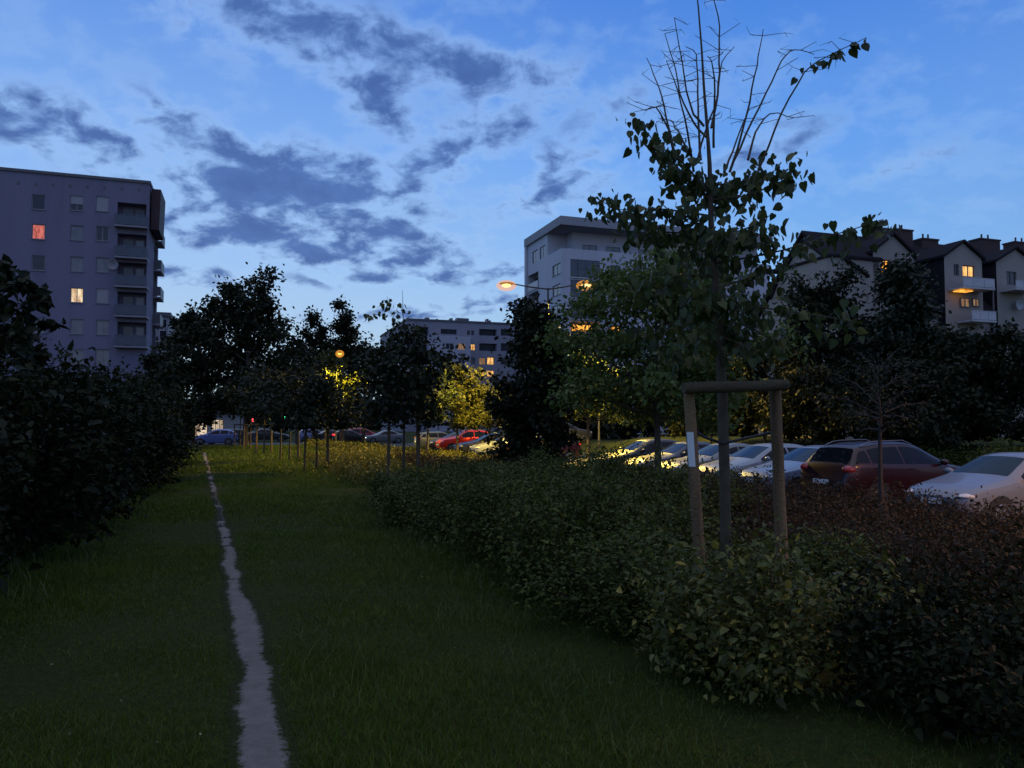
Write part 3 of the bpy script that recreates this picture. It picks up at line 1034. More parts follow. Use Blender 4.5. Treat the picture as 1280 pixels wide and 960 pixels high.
    for a, b, c, n, dz in leafy:
        fine = limb([a, b, c], .010, .003, dz)
        m = len(fine)
        for k in range(int(n * 1.3)):
            f = rr.uniform(.06, 1) ** .72 * (m - 1)
            i = min(int(f), m - 2)
            p = fine[i].lerp(fine[i + 1], f - i)
            sp = rr.uniform(.02, .2)
            q = p + Vector((rr.gauss(0, 1), rr.gauss(0, 1), rr.gauss(-.2, .7))).normalized() * sp
            Ls.append(tuple(q))
    # a last tuft of leaves on the long right twig
    for k in range(24):
        Ls.append(tuple(P(rr.uniform(1012, 1084), 0, -.25) + Vector((0, 0, 0))))
        px = rr.uniform(1012, 1084)
        Ls[-1] = tuple(P(px, 84 - (px - 1012) * .5 + rr.uniform(-4, 6), -.25))
    for px, py in ((995, 98), (1003, 85)):
        Ls.append(tuple(P(px, py, -.2)))
    Ls = np.array(Ls)
    n = len(Ls)
    D = unit(rng.normal(size=(n, 3)) * .42 + np.array([0, 0, -1.0]))
    N = unit(rng.normal(size=(n, 3)) * np.array([1, 1, .25]))
    mb.build('trunk', M['young_bark'], root, smooth=1.0)
    leaf_obj('crown', Ls, D, N, .069 * rng.uniform(.55, 1.35, n), M['linden'], root, .8, 'heart')
    # its supports
    fr = empty('tree_stakes', (O.x, O.y, O.z), 0, 'two thick round wooden stakes with a log nailed across, holding the big young tree', 'tree stake')

    def stake(top, bot, r, dz):
        a, b = P(*top, dz), P(*bot, dz)
        b = a + (b - a) * ((a.z + .3) / (a.z - b.z))
        s = MB()
        pts = [b.lerp(a, k / 8) + Vector((rr.uniform(-.004, .004), rr.uniform(-.004, .004), 0)) for k in range(9)]
        s.tube(pts, [r * rr.uniform(.97, 1.04) for _ in range(9)], 14)
        return s.build('stake', M['stake'], fr, smooth=.7)
    s1 = stake((861, 489), (874, 700), .041, -.25)
    s2 = stake((969, 484), (977, 690), .044, .0)
    # paper note stapled to the left stake
    pt = P(858.5, 557, -.25)
    pb = P(861.5, 585, -.25)
    note = MB()
    for i in range(6):
        pass
    vs, fs = [], []
    for j, (p) in enumerate((P(865.3, 540, -.25), P(868, 583, -.25))):
        for k in range(7):
            t = -PI * .5 - 1.25 + k * .2
            vs.append((p.x + math.cos(t) * .0475, p.y + math.sin(t) * .0475, p.z))
    fs = [(k, k + 1, k + 8, k + 7) for k in range(6)]
    note.add(vs, fs)
    no = note.build('paper_note', M['plate'], s1, smooth=1.2)
    bar = MB()
    a, b = P(851, 486, -.27), P(979, 482, -.02)
    off = Vector((0, -.085, 0))
    bar.tube([a.lerp(b, k / 8) + off + Vector((0, 0, rr.uniform(-.003, .003))) for k in range(9)], [.041 * rr.uniform(.95, 1.05) for _ in range(9)], 14)
    bar.build('crossbar', M['crossbar'], fr, smooth=.7)
    st = MB()
    st.tube([P(862, 535, -.2), P(880, 546, -.1), P(896, 552, 0), P(905, 554, -.06), P(914, 552, 0), P(940, 546, .05), P(968, 540, .05)], .011, 6)
    st.build('tie_strap', M['strap'], fr, smooth=1)


linden()


# ------------------------------------------------------------------ the row of younger staked trees
SG = 'wooden stake frames holding the row of young trees'
YG = 'young staked trees along the footpath'


def stakes(x, y, z, w, h, label, seed):
    rr = random.Random(seed)
    fr = empty('tree_stakes', (x, y, z), rr.uniform(-.25, .35), label, 'tree stake', SG)
    for s, r in ((-1, .042), (1, .055)):
        b = MB()
        b.tube([(s * w / 2 * 1.06, rr.uniform(-.1, .1), -.2), (s * w / 2, 0, h)], [r, r * .95], 9)
        b.build('stake', M['old_stake'], fr, smooth=.8)
    b = MB()
    b.tube([(-w / 2 - .08, -.06, h - .06), (w / 2 + .08, -.06, h - .05)], .035, 8)
    b.build('crossbar', M['crossbar'], fr, smooth=.8)


rows = [  # px, depth, top, halfwidth, base, leaves
    (505, 20, 414, 50, 528, 2300, 'second staked tree from the front, with a bare leading twig'),
    (397, 27, 476, 40, 530, 2400, 'third staked tree, lit yellow from the lamp behind'),
    (363, 34, 462, 32, 510, 2400, 'fourth staked tree in the row beside the path'),
    (331, 41, 462, 27, 514, 2200, 'fifth staked tree in the row beside the path'),
    (314, 48, 466, 24, 514, 2000, 'sixth staked tree in the row beside the path'),
    (301, 56, 472, 20, 514, 1800, 'last and farthest staked tree of the row'),
]
nth = ['second', 'third', 'fourth', 'fifth', 'sixth', 'last']
for k, (px, d, top, hw, bs, nl, lab) in enumerate(rows):
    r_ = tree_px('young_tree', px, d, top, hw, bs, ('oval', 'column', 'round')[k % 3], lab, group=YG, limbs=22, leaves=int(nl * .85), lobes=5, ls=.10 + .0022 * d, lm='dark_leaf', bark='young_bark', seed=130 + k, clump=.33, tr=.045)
    p = at(px, 500, d)
    u, v = UV(p.x, p.y)
    stakes(p.x, p.y - .05, T(u, v), .74, 1.85 if k < 2 else 1.62, 'pair of wooden stakes round the %s young tree of the row' % nth[k], 140 + k)
    if k == 0:
        tb = MB()
        tb.tube([at(503, 440, d) - r_.location, at(504, 400, d) - r_.location, at(503, 362, d) - r_.location], [.02, .012, .004], 5)
        for (a, b, c, e) in ((504, 425, 482, 378), (482, 395, 462, 392), (490, 400, 500, 378), (503, 420, 520, 408), (487, 385, 484, 370), (505, 455, 550, 445)):
            tb.tube([at(a, b, d) - r_.location, at(c, e, d) - r_.location], [.008, .003], 4, False)
        tb.build('leading_twig', M['twig'], r_, smooth=1)
        rng = np.random.default_rng(77)
        cs = [(486, 376, 6), (476, 392, 10), (462, 395, 5), (496, 386, 8), (540, 448, 14), (555, 450, 8), (498, 402, 10), (516, 408, 5)]
        pts = []
        for cx_, cy_, s_ in cs:
            for _ in range(int(9 * s_ / 6)):
                pts.append(tuple(at(cx_ + rng.normal() * s_, cy_ + rng.normal() * s_ * .6, d + rng.normal() * .25) - r_.location))
        pts = np.array(pts)
        leaf_obj('crown', pts, unit(rng.normal(size=pts.shape) * .5 + np.array([0, 0, -1])), rnd_dirs(rng, len(pts)), .13 * rng.uniform(.7, 1.2, len(pts)), M['linden'], r_, .8, 'heart')

# ------------------------------------------------------------------ other trees
A = dict(limbs=40, leaves=8500)
tree_px('broad_tree', 308, 55, 345, 68, 516, 'round', 'large black crowned tree beside the far end of the path', ls=.30, seed=201, clump=.17, **A)
tree_px('broad_tree', 242, 57, 385, 42, 530, 'round', 'dark tree leaning out left of the large black crowned tree', ls=.30, seed=202, clump=.2, limbs=30, leaves=5500)
tree_px('broad_tree', 205, 48, 430, 34, 540, 'round', 'low dark tree at the end of the thicket', ls=.26, seed=212, clump=.2, limbs=22, leaves=3000)
tree_px('poplar_tree', 428, 66, 379, 24, 505, 'column', 'tall pointed tree above the yellow lamp', ls=.28, seed=203, clump=.3, limbs=26, leaves=3200)
tree_px('poplar_tree', 393, 67, 391, 22, 505, 'column', 'pointed tree left of the yellow lamp', ls=.28, seed=204, clump=.3, limbs=24, leaves=2800)
tree_px('round_tree', 455, 70, 428, 42, 520, 'round', 'dark round tree right of the yellow lamp', ls=.3, seed=205, clump=.22, limbs=26, leaves=4000)
tree_px('round_tree', 372, 72, 425, 36, 508, 'round', 'dark round tree behind the traffic lights', ls=.3, seed=206, clump=.22, limbs=24, leaves=3600)
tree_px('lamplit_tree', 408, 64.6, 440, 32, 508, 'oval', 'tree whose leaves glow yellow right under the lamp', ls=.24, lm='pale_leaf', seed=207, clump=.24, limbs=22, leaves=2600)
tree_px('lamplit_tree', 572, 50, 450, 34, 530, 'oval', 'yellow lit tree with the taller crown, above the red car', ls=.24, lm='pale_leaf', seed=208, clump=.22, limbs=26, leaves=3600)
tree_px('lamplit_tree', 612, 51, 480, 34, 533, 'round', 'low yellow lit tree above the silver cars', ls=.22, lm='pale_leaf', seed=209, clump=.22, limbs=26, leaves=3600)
tree_px('lamplit_tree', 535, 46, 458, 30, 525, 'oval', 'dim tree between the second staked tree and the yellow lit one', ls=.2, lm='green_leaf', seed=210, clump=.22, limbs=24, leaves=3000)
tree_px('maple_tree', 668, 24, 372, 43, 572, 'column', 'dense black columnar maple standing in front of the lamp post', ls=.17, seed=211, clump=.3, limbs=44, leaves=6500, lobes=4)
tree_px('leafy_tree', 822, 22, 306, 104, 520, 'round', 'wide green tree behind the front linden, trunk before the dark cars', ls=.155, lm='mid_leaf', seed=213, clump=.19, limbs=46, leaves=11000, six=True)
tree_px('lamplit_tree', 735, 47, 440, 38, 528, 'oval', 'tree with yellow lit leaves beside the lit lawn bank', ls=.24, lm='green_leaf', seed=214, clump=.22, limbs=26, leaves=3000)
tree_px('round_tree', 1028, 37, 336, 58, 535, 'round', 'dark rounded tree against the cream gable', ls=.2, seed=215, clump=.2, limbs=40, leaves=7500)
tree_px('larch_tree', 1132, 35, 318, 76, 545, 'cone', 'tall dark conifer before the attic windows', ls=.24, lm='needle', seed=216, clump=.2, limbs=60, leaves=8500)
tree_px('round_tree', 1082, 41, 402, 50, 540, 'round', 'dark tree between the rounded tree and the conifer', ls=.24, seed=217, clump=.2, limbs=30, leaves=4500)
tree_px('round_tree', 955, 40, 425, 50, 535, 'round', 'dark tree behind the right tree stake', ls=.24, seed=218, clump=.2, limbs=30, leaves=4500)
tree_px('round_tree', 1195, 33, 412, 62, 545, 'round', 'dark tree below the lit balcony', ls=.2, seed=219, clump=.2, limbs=34, leaves=6500)
tree_px('round_tree', 1262, 31, 405, 62, 545, 'round', 'dark tree at the right border under the satellite dish', ls=.2, seed=220, clump=.2, limbs=34, leaves=6500)
tree_px('round_tree', 1140, 31, 452, 66, 552, 'round', 'low dark tree behind the dark red car', ls=.2, seed=221, clump=.2, limbs=34, leaves=6000)
tree_px('round_tree', 1015, 34, 455, 48, 545, 'round', 'low dark tree behind the light blue car', ls=.2, seed=222, clump=.2, limbs=30, leaves=4500)
tree_px('round_tree', 888, 42, 440, 50, 535, 'round', 'dark tree behind the white parked cars', ls=.24, seed=223, clump=.2, limbs=30, leaves=4500)
for k_, (px_, top_) in enumerate(((700, 455), (757, 470), (838, 450), (905, 455))):
    tree_px('round_tree', px_, 78, top_, 46, 558, 'round', ('dark bushy tree at the foot of the tall white block, nearest its corner', 'low bushy tree beyond the lit lawn', 'bushy tree far behind the parked black hatchback', 'bushy tree far behind the front linden trunk')[k_],
            ls=.42, seed=240 + k_, clump=.2, limbs=26, leaves=2600)
tree_px('thin_tree', 1099, 14.2, 425, 66, 540, 'oval', 'thin half bare young tree in front of the dark red car', ls=.06, lm='dark_leaf', bark='twig', seed=224, clump=.2, limbs=22, leaves=500, tr=.06, twigs=7)
# leafy sapling pushing out of the thicket
tree_px('sapling', 22, 10.7, 334, 32, 450, 'oval', 'leafy sapling rising out of the thicket at the left border', cat='sapling', ls=.17, lm='dark_leaf', seed=225, clump=.22, limbs=18, leaves=520, tr=.02, six=True)
tree_px('sapling', 200, 27, 446, 24, 520, 'oval', 'thin sapling out of the thicket below the balconies', cat='sapling', ls=.2, lm='dark_leaf', seed=226, clump=.25, limbs=14, leaves=260, tr=.02, six=True)

# a wooded horizon behind everything
rng = np.random.default_rng(9)
n = 26000
u = rng.uniform(-160, 210, n)
v = rng.uniform(186, 215, n)
hgt = 9 + 3.5 * np.sin(u * .11) + 2.2 * np.sin(u * .31 + 2) + 1.2 * np.sin(u * .9)
z = np.abs(rng.random(n)) ** .7 * hgt
P3 = np.stack([u * CA - v * SA, u * SA + v * CA, z], 1)
wd = leaf_obj('woods', P3, rnd_dirs(rng, n), rnd_dirs(rng, n, (0, -.8, .3)), rng.uniform(1.2, 2.6, n), M['dark_leaf'], None, .8, False)
setp(wd, kind='stuff')


# ------------------------------------------------------------------ buildings
def bar_rect(mb, axis, fixed, out, s0, s1, z0, z1, d0, d1):
    a, b = fixed - out * d0, fixed - out * d1
    if axis == 'u': mb.box(s0, s1, a, b, z0, z1)
    else: mb.box(a, b, s0, s1, z0, z1)


def window(site, axis, fixed, out, s0, s1, z0, z1, glass='glass', depth=.16, mull=1, blind=0., sill=True, frame='frame_w', parent=None):
    """frame in the opening; pane, sill and blind are its sub-parts"""
    e = .004
    s0, s1, z0, z1 = s0 + e, s1 - e, z0 + e, z1 - e
    w = .07
    f = MB()
    d0, d1 = depth - .09, depth - .02
    bar_rect(f, axis, fixed, out, s0, s0 + w, z0, z1, d0, d1)
    bar_rect(f, axis, fixed, out, s1 - w, s1, z0, z1, d0, d1)
    bar_rect(f, axis, fixed, out, s0 + w, s1 - w, z1 - w, z1, d0, d1)
    bar_rect(f, axis, fixed, out, s0 + w, s1 - w, z0, z0 + w, d0, d1)
    for k in range(mull):
        c = s0 + (s1 - s0) * (k + 1) / (mull + 1)
        bar_rect(f, axis, fixed, out, c - .035, c + .035, z0 + w, z1 - w, d0, d1)
    fo = site.part('window', f, M[frame], parent)
    p = MB()
    bar_rect(p, axis, fixed, out, s0 + .02, s1 - .02, z0 + .02, z1 - .02, depth - .055, depth - .045)
    site.part('pane', p, M[glass], fo)
    if sill:
        q = MB()
        bar_rect(q, axis, fixed, out, s0 - .07, s1 + .07, z0 - .07, z0 - .006, -.09, depth - .1)
        site.part('sill', q, M[frame], fo)
    if blind:
        q = MB()
        bar_rect(q, axis, fixed, out, s0 + .012, s1 - .012, z1 - (z1 - z0) * blind, z1 - .01, depth - .13, depth - .1)
        site.part('blind', q, M['blind'], fo)
    return fo


def plaster(name, col, var=.12):
    return surf(name, col, .9, var, .5, bump=.15, bscale=30, spec=.2, streak=True)


# --- the grey slab block on the left
def left_block():
    v0 = 83.7
    uc, zt = on_v(187, 230, v0)
    zb = -.4
    s = Site('apartment_block', uc, v0, zb, 'grey eight storey apartment block with stacked balconies and a few lit windows', 'apartment building')
    ul = uc - 40
    wall = plaster('grey_mauve_plaster', (.20, .185, .25))
    recess = plaster('loggia_plaster', (.24, .23, .27))
    cols = {0: 48, 1: 96, 2: 128}
    rows_ = [254, 291, 330, 369, 408]
    holes, wins = [], []
    for c, px in cols.items():
        for r_, py in enumerate(rows_):
            u, z = on_v(px, py + (px - 96) * .03, v0)
            wdt, h = .56, .72
            g, bl = 'glass', 0
            if (r_, c) == (1, 0): g = 'pink'
            elif (r_, c) == (3, 1): g = 'white'
            elif (r_, c) == (3, 0): g, bl = 'warm', .5
            elif (r_, c) in ((0, 1),): bl = .55
            elif (r_, c) in ((0, 2), (3, 2)): g, bl = 'glass', .97
            elif (r_, c) in ((2, 1), (4, 1), (4, 2), (2, 2), (1, 1)): g = 'curtain_glass'
            if (r_, c) == (4, 0): bl = .97
            holes.append((u - wdt, u + wdt, z - h, z + h, .2)); wins.append((u - wdt, u + wdt, z - h, z + h, g, bl))
        # the lowest storeys, behind the trees
        for k in (1, 2):
            u, z = on_v(px, 408 + 38.5 * k, v0)
            if z < 1: continue
            g = 'curtain_glass'
            holes.append((u - .62, u + .62, z - .78, z + .78, .2)); wins.append((u - .62, u + .62, z - .78, z + .78, g, 0))
    for c in range(1, 6):
        for r_, py in enumerate(rows_):
            u, z = on_v(48, py - 1.5, v0)
            u -= 4.6 * c
            holes.append((u - .62, u + .62, z - .78, z + .78, .2)); wins.append((u - .62, u + .62, z - .78, z + .78, 'glass', 0))
    bal = []
    slabs = [283, 322, 358, 395, 433]
    for py in slabs:
        a, z = on_v(146, py, v0)
        b, _ = on_v(182.5, py, v0)
        holes.append((a, b, z + .02, z + 2.45, 1.3)); bal.append((a, b, z))
    mb = MB()
    mb.wall('u', v0, -1, ul, uc, zb, zt, holes)
    # flank facing right, with its own balconies
    fl = []
    for k, py in enumerate(slabs):
        _, z = on_v(183, py, v0)
        for a in (v0 + 5.3,):
            fl.append((a, a + 3.0, z + .02, z + 2.4, .25))
    mb.wall('v', uc, 1, v0, v0 + 9.2, zb, zt, fl)
    mb.quad((ul, v0, zt), (uc, v0, zt), (uc, v0 + 9.2, zt), (ul, v0 + 9.2, zt))
    mb.quad((ul, v0, zb), (ul, v0, zt), (ul, v0 + 9.2, zt), (ul, v0 + 9.2, zb))
    mb.quad((ul, v0 + 9.2, zb), (ul, v0 + 9.2, zt), (uc, v0 + 9.2, zt), (uc, v0 + 9.2, zb))
    s.part('wall', mb, wall)
    for a, b, c, d, g, bl in wins:
        window(s, 'u', v0, -1, a, b, c, d, g, .2, 1 if R.random() < .6 else 0, bl, frame='frame_m')
    for a, b, c, d, dp in fl:
        fo = window(s, 'v', uc, 1, a + .003, b - .003, c + .003, d, 'curtain_glass', .25, 2, 0, False, 'frame_g')
    for k, (a, b, z) in enumerate(bal):
        q = MB(); q.box(a - .12, b + .18, v0 - .95, v0 + 1.28, z - .16, z)
        sl = s.part('balcony', q, M['frame_m'])
        q = MB()
        nb = 16
        q.box(a - .1, b + .16, v0 - .93, v0 - .88, z + 1.02, z + 1.08)
        q.box(a - .1, b + .16, v0 - .93, v0 - .88, z + .06, z + .10)
        for i in range(nb + 1):
            w_ = a - .09 + (b - a + .22) * i / nb
            q.box(w_, w_ + .03, v0 - .92, v0 - .89, z + .1, z + 1.02)
        for w_ in (a - .1, b + .12):
            q.box(w_, w_ + .04, v0 - .88, v0 - .004, z + 1.02, z + 1.07)
        q.box(a - .06, b + .12, v0 - .88, v0 - .86, z + .12, z + 1.0)
        s.part('railing', q, surf('railing_panel', (.09, .105, .14), .4, .2, 2), sl)
        window(s, 'u', v0 + 1.14, -1, a + .35, a + 1.25, z + .05, z + 2.15, 'glass', .12, 0, 0, False, 'frame_m')
        window(s, 'u', v0 + 1.14, -1, a + 1.5, b - .3, z + .8, z + 2.15, 'curtain_glass' if k else 'glass', .12, 0, 0, False, 'frame_m')
        for w_ in (v0 + 5.2,):
            q = MB(); q.box(uc + .003, uc + .75, w_, w_ + 3.2, z - .16, z)
            sl = s.part('balcony', q, M['frame_m'])
            q = MB(); q.box(uc + .7, uc + .74, w_, w_ + 3.2, z + .05, z + 1.05); q.box(uc + .05, uc + .7, w_, w_ + .04, z + .05, z + 1.05)
            s.part('railing', q, M['frame_g'], sl)
    # parapet capping, brown stair head on the flank, vents under the eaves
    q = MB(); q.box(ul - .1, uc + .12, v0 - .14, v0 + .25, zt + .003, zt + .28); q.box(uc - .25, uc + .12, v0 + .25, v0 + 9.2, zt + .003, zt + .28)
    s.part('parapet', q, M['frame_g'])
    _, za = on_v(190, 240, v0); _, zc = on_v(190, 285, v0)
    q = MB()
    q.extrude([(uc + .125, v0 + .6, zc), (uc + .9, v0 + .6, zc), (uc + 1.0, v0 + .6, za + .5), (uc + .125, v0 + .6, za + .5)], (0, 4.6, 0))
    s.part('stair_head', q, surf('brown_cladding', (.045, .02, .024), .7, .2, 1.5))
    for k in range(9):
        u, z = on_v(23 + 22 * k * .98, 229 + k * 1.2, v0)
        if u > uc - .4: break
        q = MB(); q.box(u - .12, u + .12, v0 - .02, v0 - .003, z - .15, z + .15)
        s.part('vent', q, M['frame_g'])
    # satellite dish
    u, z = on_v(142, 332, v0)
    q = MB(); q.lathe_y([(.05, 0), (.3, -.08), (.5, -.22), (.48, -.23), (.28, -.11), (.02, -.03)], (u, v0 - .3, z), 16); q.tube([(u, v0 - .003, z - .1), (u, v0 - .3, z)], .03, 6)
    s.part('satellite_dish', q, M['frame_m'], smooth=.6)


left_block()


def back_block():
    v0 = 118
    a, zt = on_v(191, 390, v0)
    b, _ = on_v(211, 390, v0)
    s = Site('apartment_block', b, v0, -.4, 'small far grey block peeping out right of the left apartment block', 'apartment building')
    q = MB(); q.box(a - 9, b, v0, v0 + 10, -.4, zt - .6)
    s.part('wall', q, plaster('far_plaster', (.36, .33, .35)))
    q = MB(); q.box(a - 9.2, b + .3, v0 - .3, v0 + 10.3, zt - .597, zt)
    s.part('roof', q, M['frame_g'])
    for py in (404, 418, 432):
        u, z = on_v(204, py, v0)
        fo = MB(); fo.box(u - .5, u + .5, v0 - .05, v0 - .004, z - .7, z + .6)
        w_ = s.part('window', fo, M['frame_w'])
        fo = MB(); fo.box(u - .42, u + .42, v0 - .065, v0 - .053, z - .62, z + .52)
        s.part('pane', fo, M['glass'], w_)


back_block()


# --- the tall white block right of centre
def tall_block():
    u0, v0 = 41.6, 98.8
    zb = -.4
    s = Site('apartment_block', u0, v0, zb, 'tall white apartment block with a flat overhanging roof above a set back top floor', 'apartment building')
    white = plaster('white_plaster', (.48, .48, .54), .08)
    _, zp = on_v(704, 310, v0)
    _, zr = on_v(703, 270.5, v0)
    zs = zr - 1.25
    u1 = u0 + 35
    v1 = v0 + 14.2
    zc = [on_v(704, py, v0)[1] for py in (334, 360, 386, 412, 437.5)]
    st = (zc[0] - zc[-1]) / 4
    zc += [zc[-1] - st * k for k in (1, 2, 3)]
    ua, _ = on_v(713, 330, v0); ub, _ = on_v(750, 330, v0)
    holes, wins, logs = [], [], []
    for k, z in enumerate(zc):
        if z < 1.2: continue
        holes.append((ua, ub, z - 1.3, z + 1.25, 1.3)); logs.append((ua, ub, z - 1.3, k))
        for j in range(7):
            a = ub + 1.6 + 3.6 * j
            if a + 1.6 > u1: break
            holes.append((a, a + 1.6, z - .7, z + .8, .2))
            g = 'amber' if (k, j) in ((3, 0),) else ('warm' if (k, j) in ((0, 3), (4, 4)) else 'glass')
            wins.append((a, a + 1.6, z - .7, z + .8, g))
    mb = MB()
    mb.wall('u', v0, -1, u0, u1, zb, zp, holes)
    lh, lw, lb = [], [], []
    for k, py in enumerate((334, 360, 386, 412, 437.5)):
        a, z = on_u(703 - 12.5, py + 1.2, u0)
        b, _ = on_u(703 - 2.2, py + 1.2, u0)
        lo, hi = min(a, b), max(a, b)
        z = zc[k]
        lh.append((lo, hi, z - .75, z + .8, .2)); lw.append((lo, hi, z - .75, z + .8, 'white' if k == 3 else 'curtain_glass'))
    a, _ = on_u(673, 340, u0); b, _ = on_u(660, 340, u0)
    lo, hi = min(a, b), max(a, b)
    for z in zc + [zc[0] + st]:
        if z < 1.2: continue
        top = min(z + 1.2, zs - .1)
        if z - 1.3 < zp < top:
            continue
        lh.append((lo, hi, z - 1.3, top, 1.2)); lb.append((lo, hi, z - 1.3))
    mb.wall('v', u0, -1, v0, v1, zb, zp, lh)
    mb.quad((u1, v0, zb), (u1, v1, zb), (u1, v1, zp), (u1, v0, zp))
    mb.quad((u0, v1, zb), (u1, v1, zb), (u1, v1, zp), (u0, v1, zp))
    mb.quad((u0, v0, zp - .9), (u1, v0, zp - .9), (u1, v1, zp - .9), (u0, v1, zp - .9))
    s.part('wall', mb, white)
    # set back top floor under the roof slab
    tf = MB()
    vt = v0 + 3.0
    ut = u0 + 3.0
    th, tw = [], []
    for pa, pb in ((728, 746.5), (757, 775)):
        a, _ = on_v(pa, 300, vt); b, _ = on_v(pb, 300, vt)
        _, zz = on_v((pa + pb) / 2, 306, vt)
        th.append((a, b, zp - .4, zp + 1.5, .18)); tw.append((a, b, zp - .4, zp + 1.5))
    for j in range(4):
        a = th[1][1] + 3 + 4.6 * j
        th.append((a, a + 2, zp - .4, zp + 1.5, .18)); tw.append((a, a + 2, zp - .4, zp + 1.5))
    tf.wall('u', vt, -1, ut, u1 - .01, zp - .898, zs - .003, th)
    sh, sw = [], []
    for k in range(2):
        a = v0 + 6.2 + 3.2 * k
        sh.append((a, a + 2.4, zp + .1, zp + 1.9, .18)); sw.append((a, a + 2.4, zp + .1, zp + 1.9))
    tf.wall('v', u0 + .02, -1, v0 + 5.4, v1 - .01, zp + .003, zs - .003, sh)
    tf.quad((u0 + .02, v0 + 5.4, zp), (ut, v0 + 5.4, zp), (ut, v0 + 5.4, zs - .003), (u0 + .02, v0 + 5.4, zs - .003))
    tf.quad((ut, vt, zp - .898), (ut, v0 + 5.4, zp - .898), (ut, v0 + 5.4, zs - .003), (ut, vt, zs - .003))
    s.part('top_floor', tf, white)
    for a, b, c, d in tw: window(s, 'u', vt, -1, a, b, c, d, 'curtain_glass', .18, 1, 0, False, 'frame_g')
    for a, b, c, d in sw: window(s, 'v', u0 + .02, -1, a, b, c, d, 'curtain_glass', .18, 1, 0, False, 'frame_g')
    q = MB(); q.box(u0 - .35, u1 + .4, v0 - .4, v1 + .4, zs, zr)
    s.part('roof', q, plaster('roof_slab', (.30, .30, .33), .1), bevel=.03)
    q = MB(); q.box(u0 - .3, u0 + .35, v1 - .35, v1 + .35, zb, zs - .003)
    s.part('fin_wall', q, white)
    for a, b, c, d, g in wins: window(s, 'u', v0, -1, a, b, c, d, g, .2, 1, 0, True, 'frame_g')
    for a, b, c, d, g in lw: window(s, 'v', u0, -1, a, b, c, d, g, .2, 1, 0, True, 'frame_g')
    dark = surf('loggia_glass', (.045, .055, .085), .12, .3, 1.2, spec=.6)
    for a, b, z, k in logs:
        g = 'amber' if k == 3 else 'glass'
        window(s, 'u', v0 + 1.16, -1, a + .3, b - .3, z + .1, z + 2.3, g, .12, 3, 0, False, 'frame_g')
        q = MB()
        for i in range(4):
            c = a + (b - a) * i / 4
            q.box(c + .02, c + (b - a) / 4 - .02, v0 + .06, v0 + .09, z + .12, z + 1.12)
        q.box(a, b, v0 + .04, v0 + .11, z + 1.12, z + 1.18)
        rl = s.part('balcony_railing', q, dark)
        if k in (0, 1):      # glazed in loggias
            q = MB()
            for i in range(4):
                c = a + (b - a) * i / 4
                q.box(c + .03, c + (b - a) / 4 - .03, v0 + .06, v0 + .075, z + 1.2, z + 2.5)
            s.part('balcony_glazing', q, dark, rl)
        q = MB(); q.box(a - .05, b + .05, v0 - .22, v0 - .003, z - .16, z + .02)
        s.part('balcony_slab', q, M['frame_w'])
    for a, b, z in lb:
        window(s, 'v', u0 + 1.06, -1, a + .15, b - .15, z + .1, z + 2.2, 'glass', .12, 1, 0, False, 'frame_g')
        q = MB(); q.box(u0 - .12, u0 - .08, a, b, z + .1, z + 1.1); q.box(u0 - .14, u0 - .003, a - .05, b + .05, z - .14, z + .02)
        s.part('balcony_railing', q, M['frame_w'])
    # wall lamp on the lit balcony
    u, z = on_v(711, 421, v0)
    q = MB(); q.ellipsoid((u, v0 - .3, z), (.28, .2, .24)); 
    s.part('balcony_lamp', q, M['sodium'], smooth=1)
    u, z = on_v(851, 315, vt)
    q = MB(); q.ellipsoid((u, vt - .3, z), (.2, .18, .18))
    s.part('terrace_lamp', q, M['sodium'], smooth=1)


tall_block()


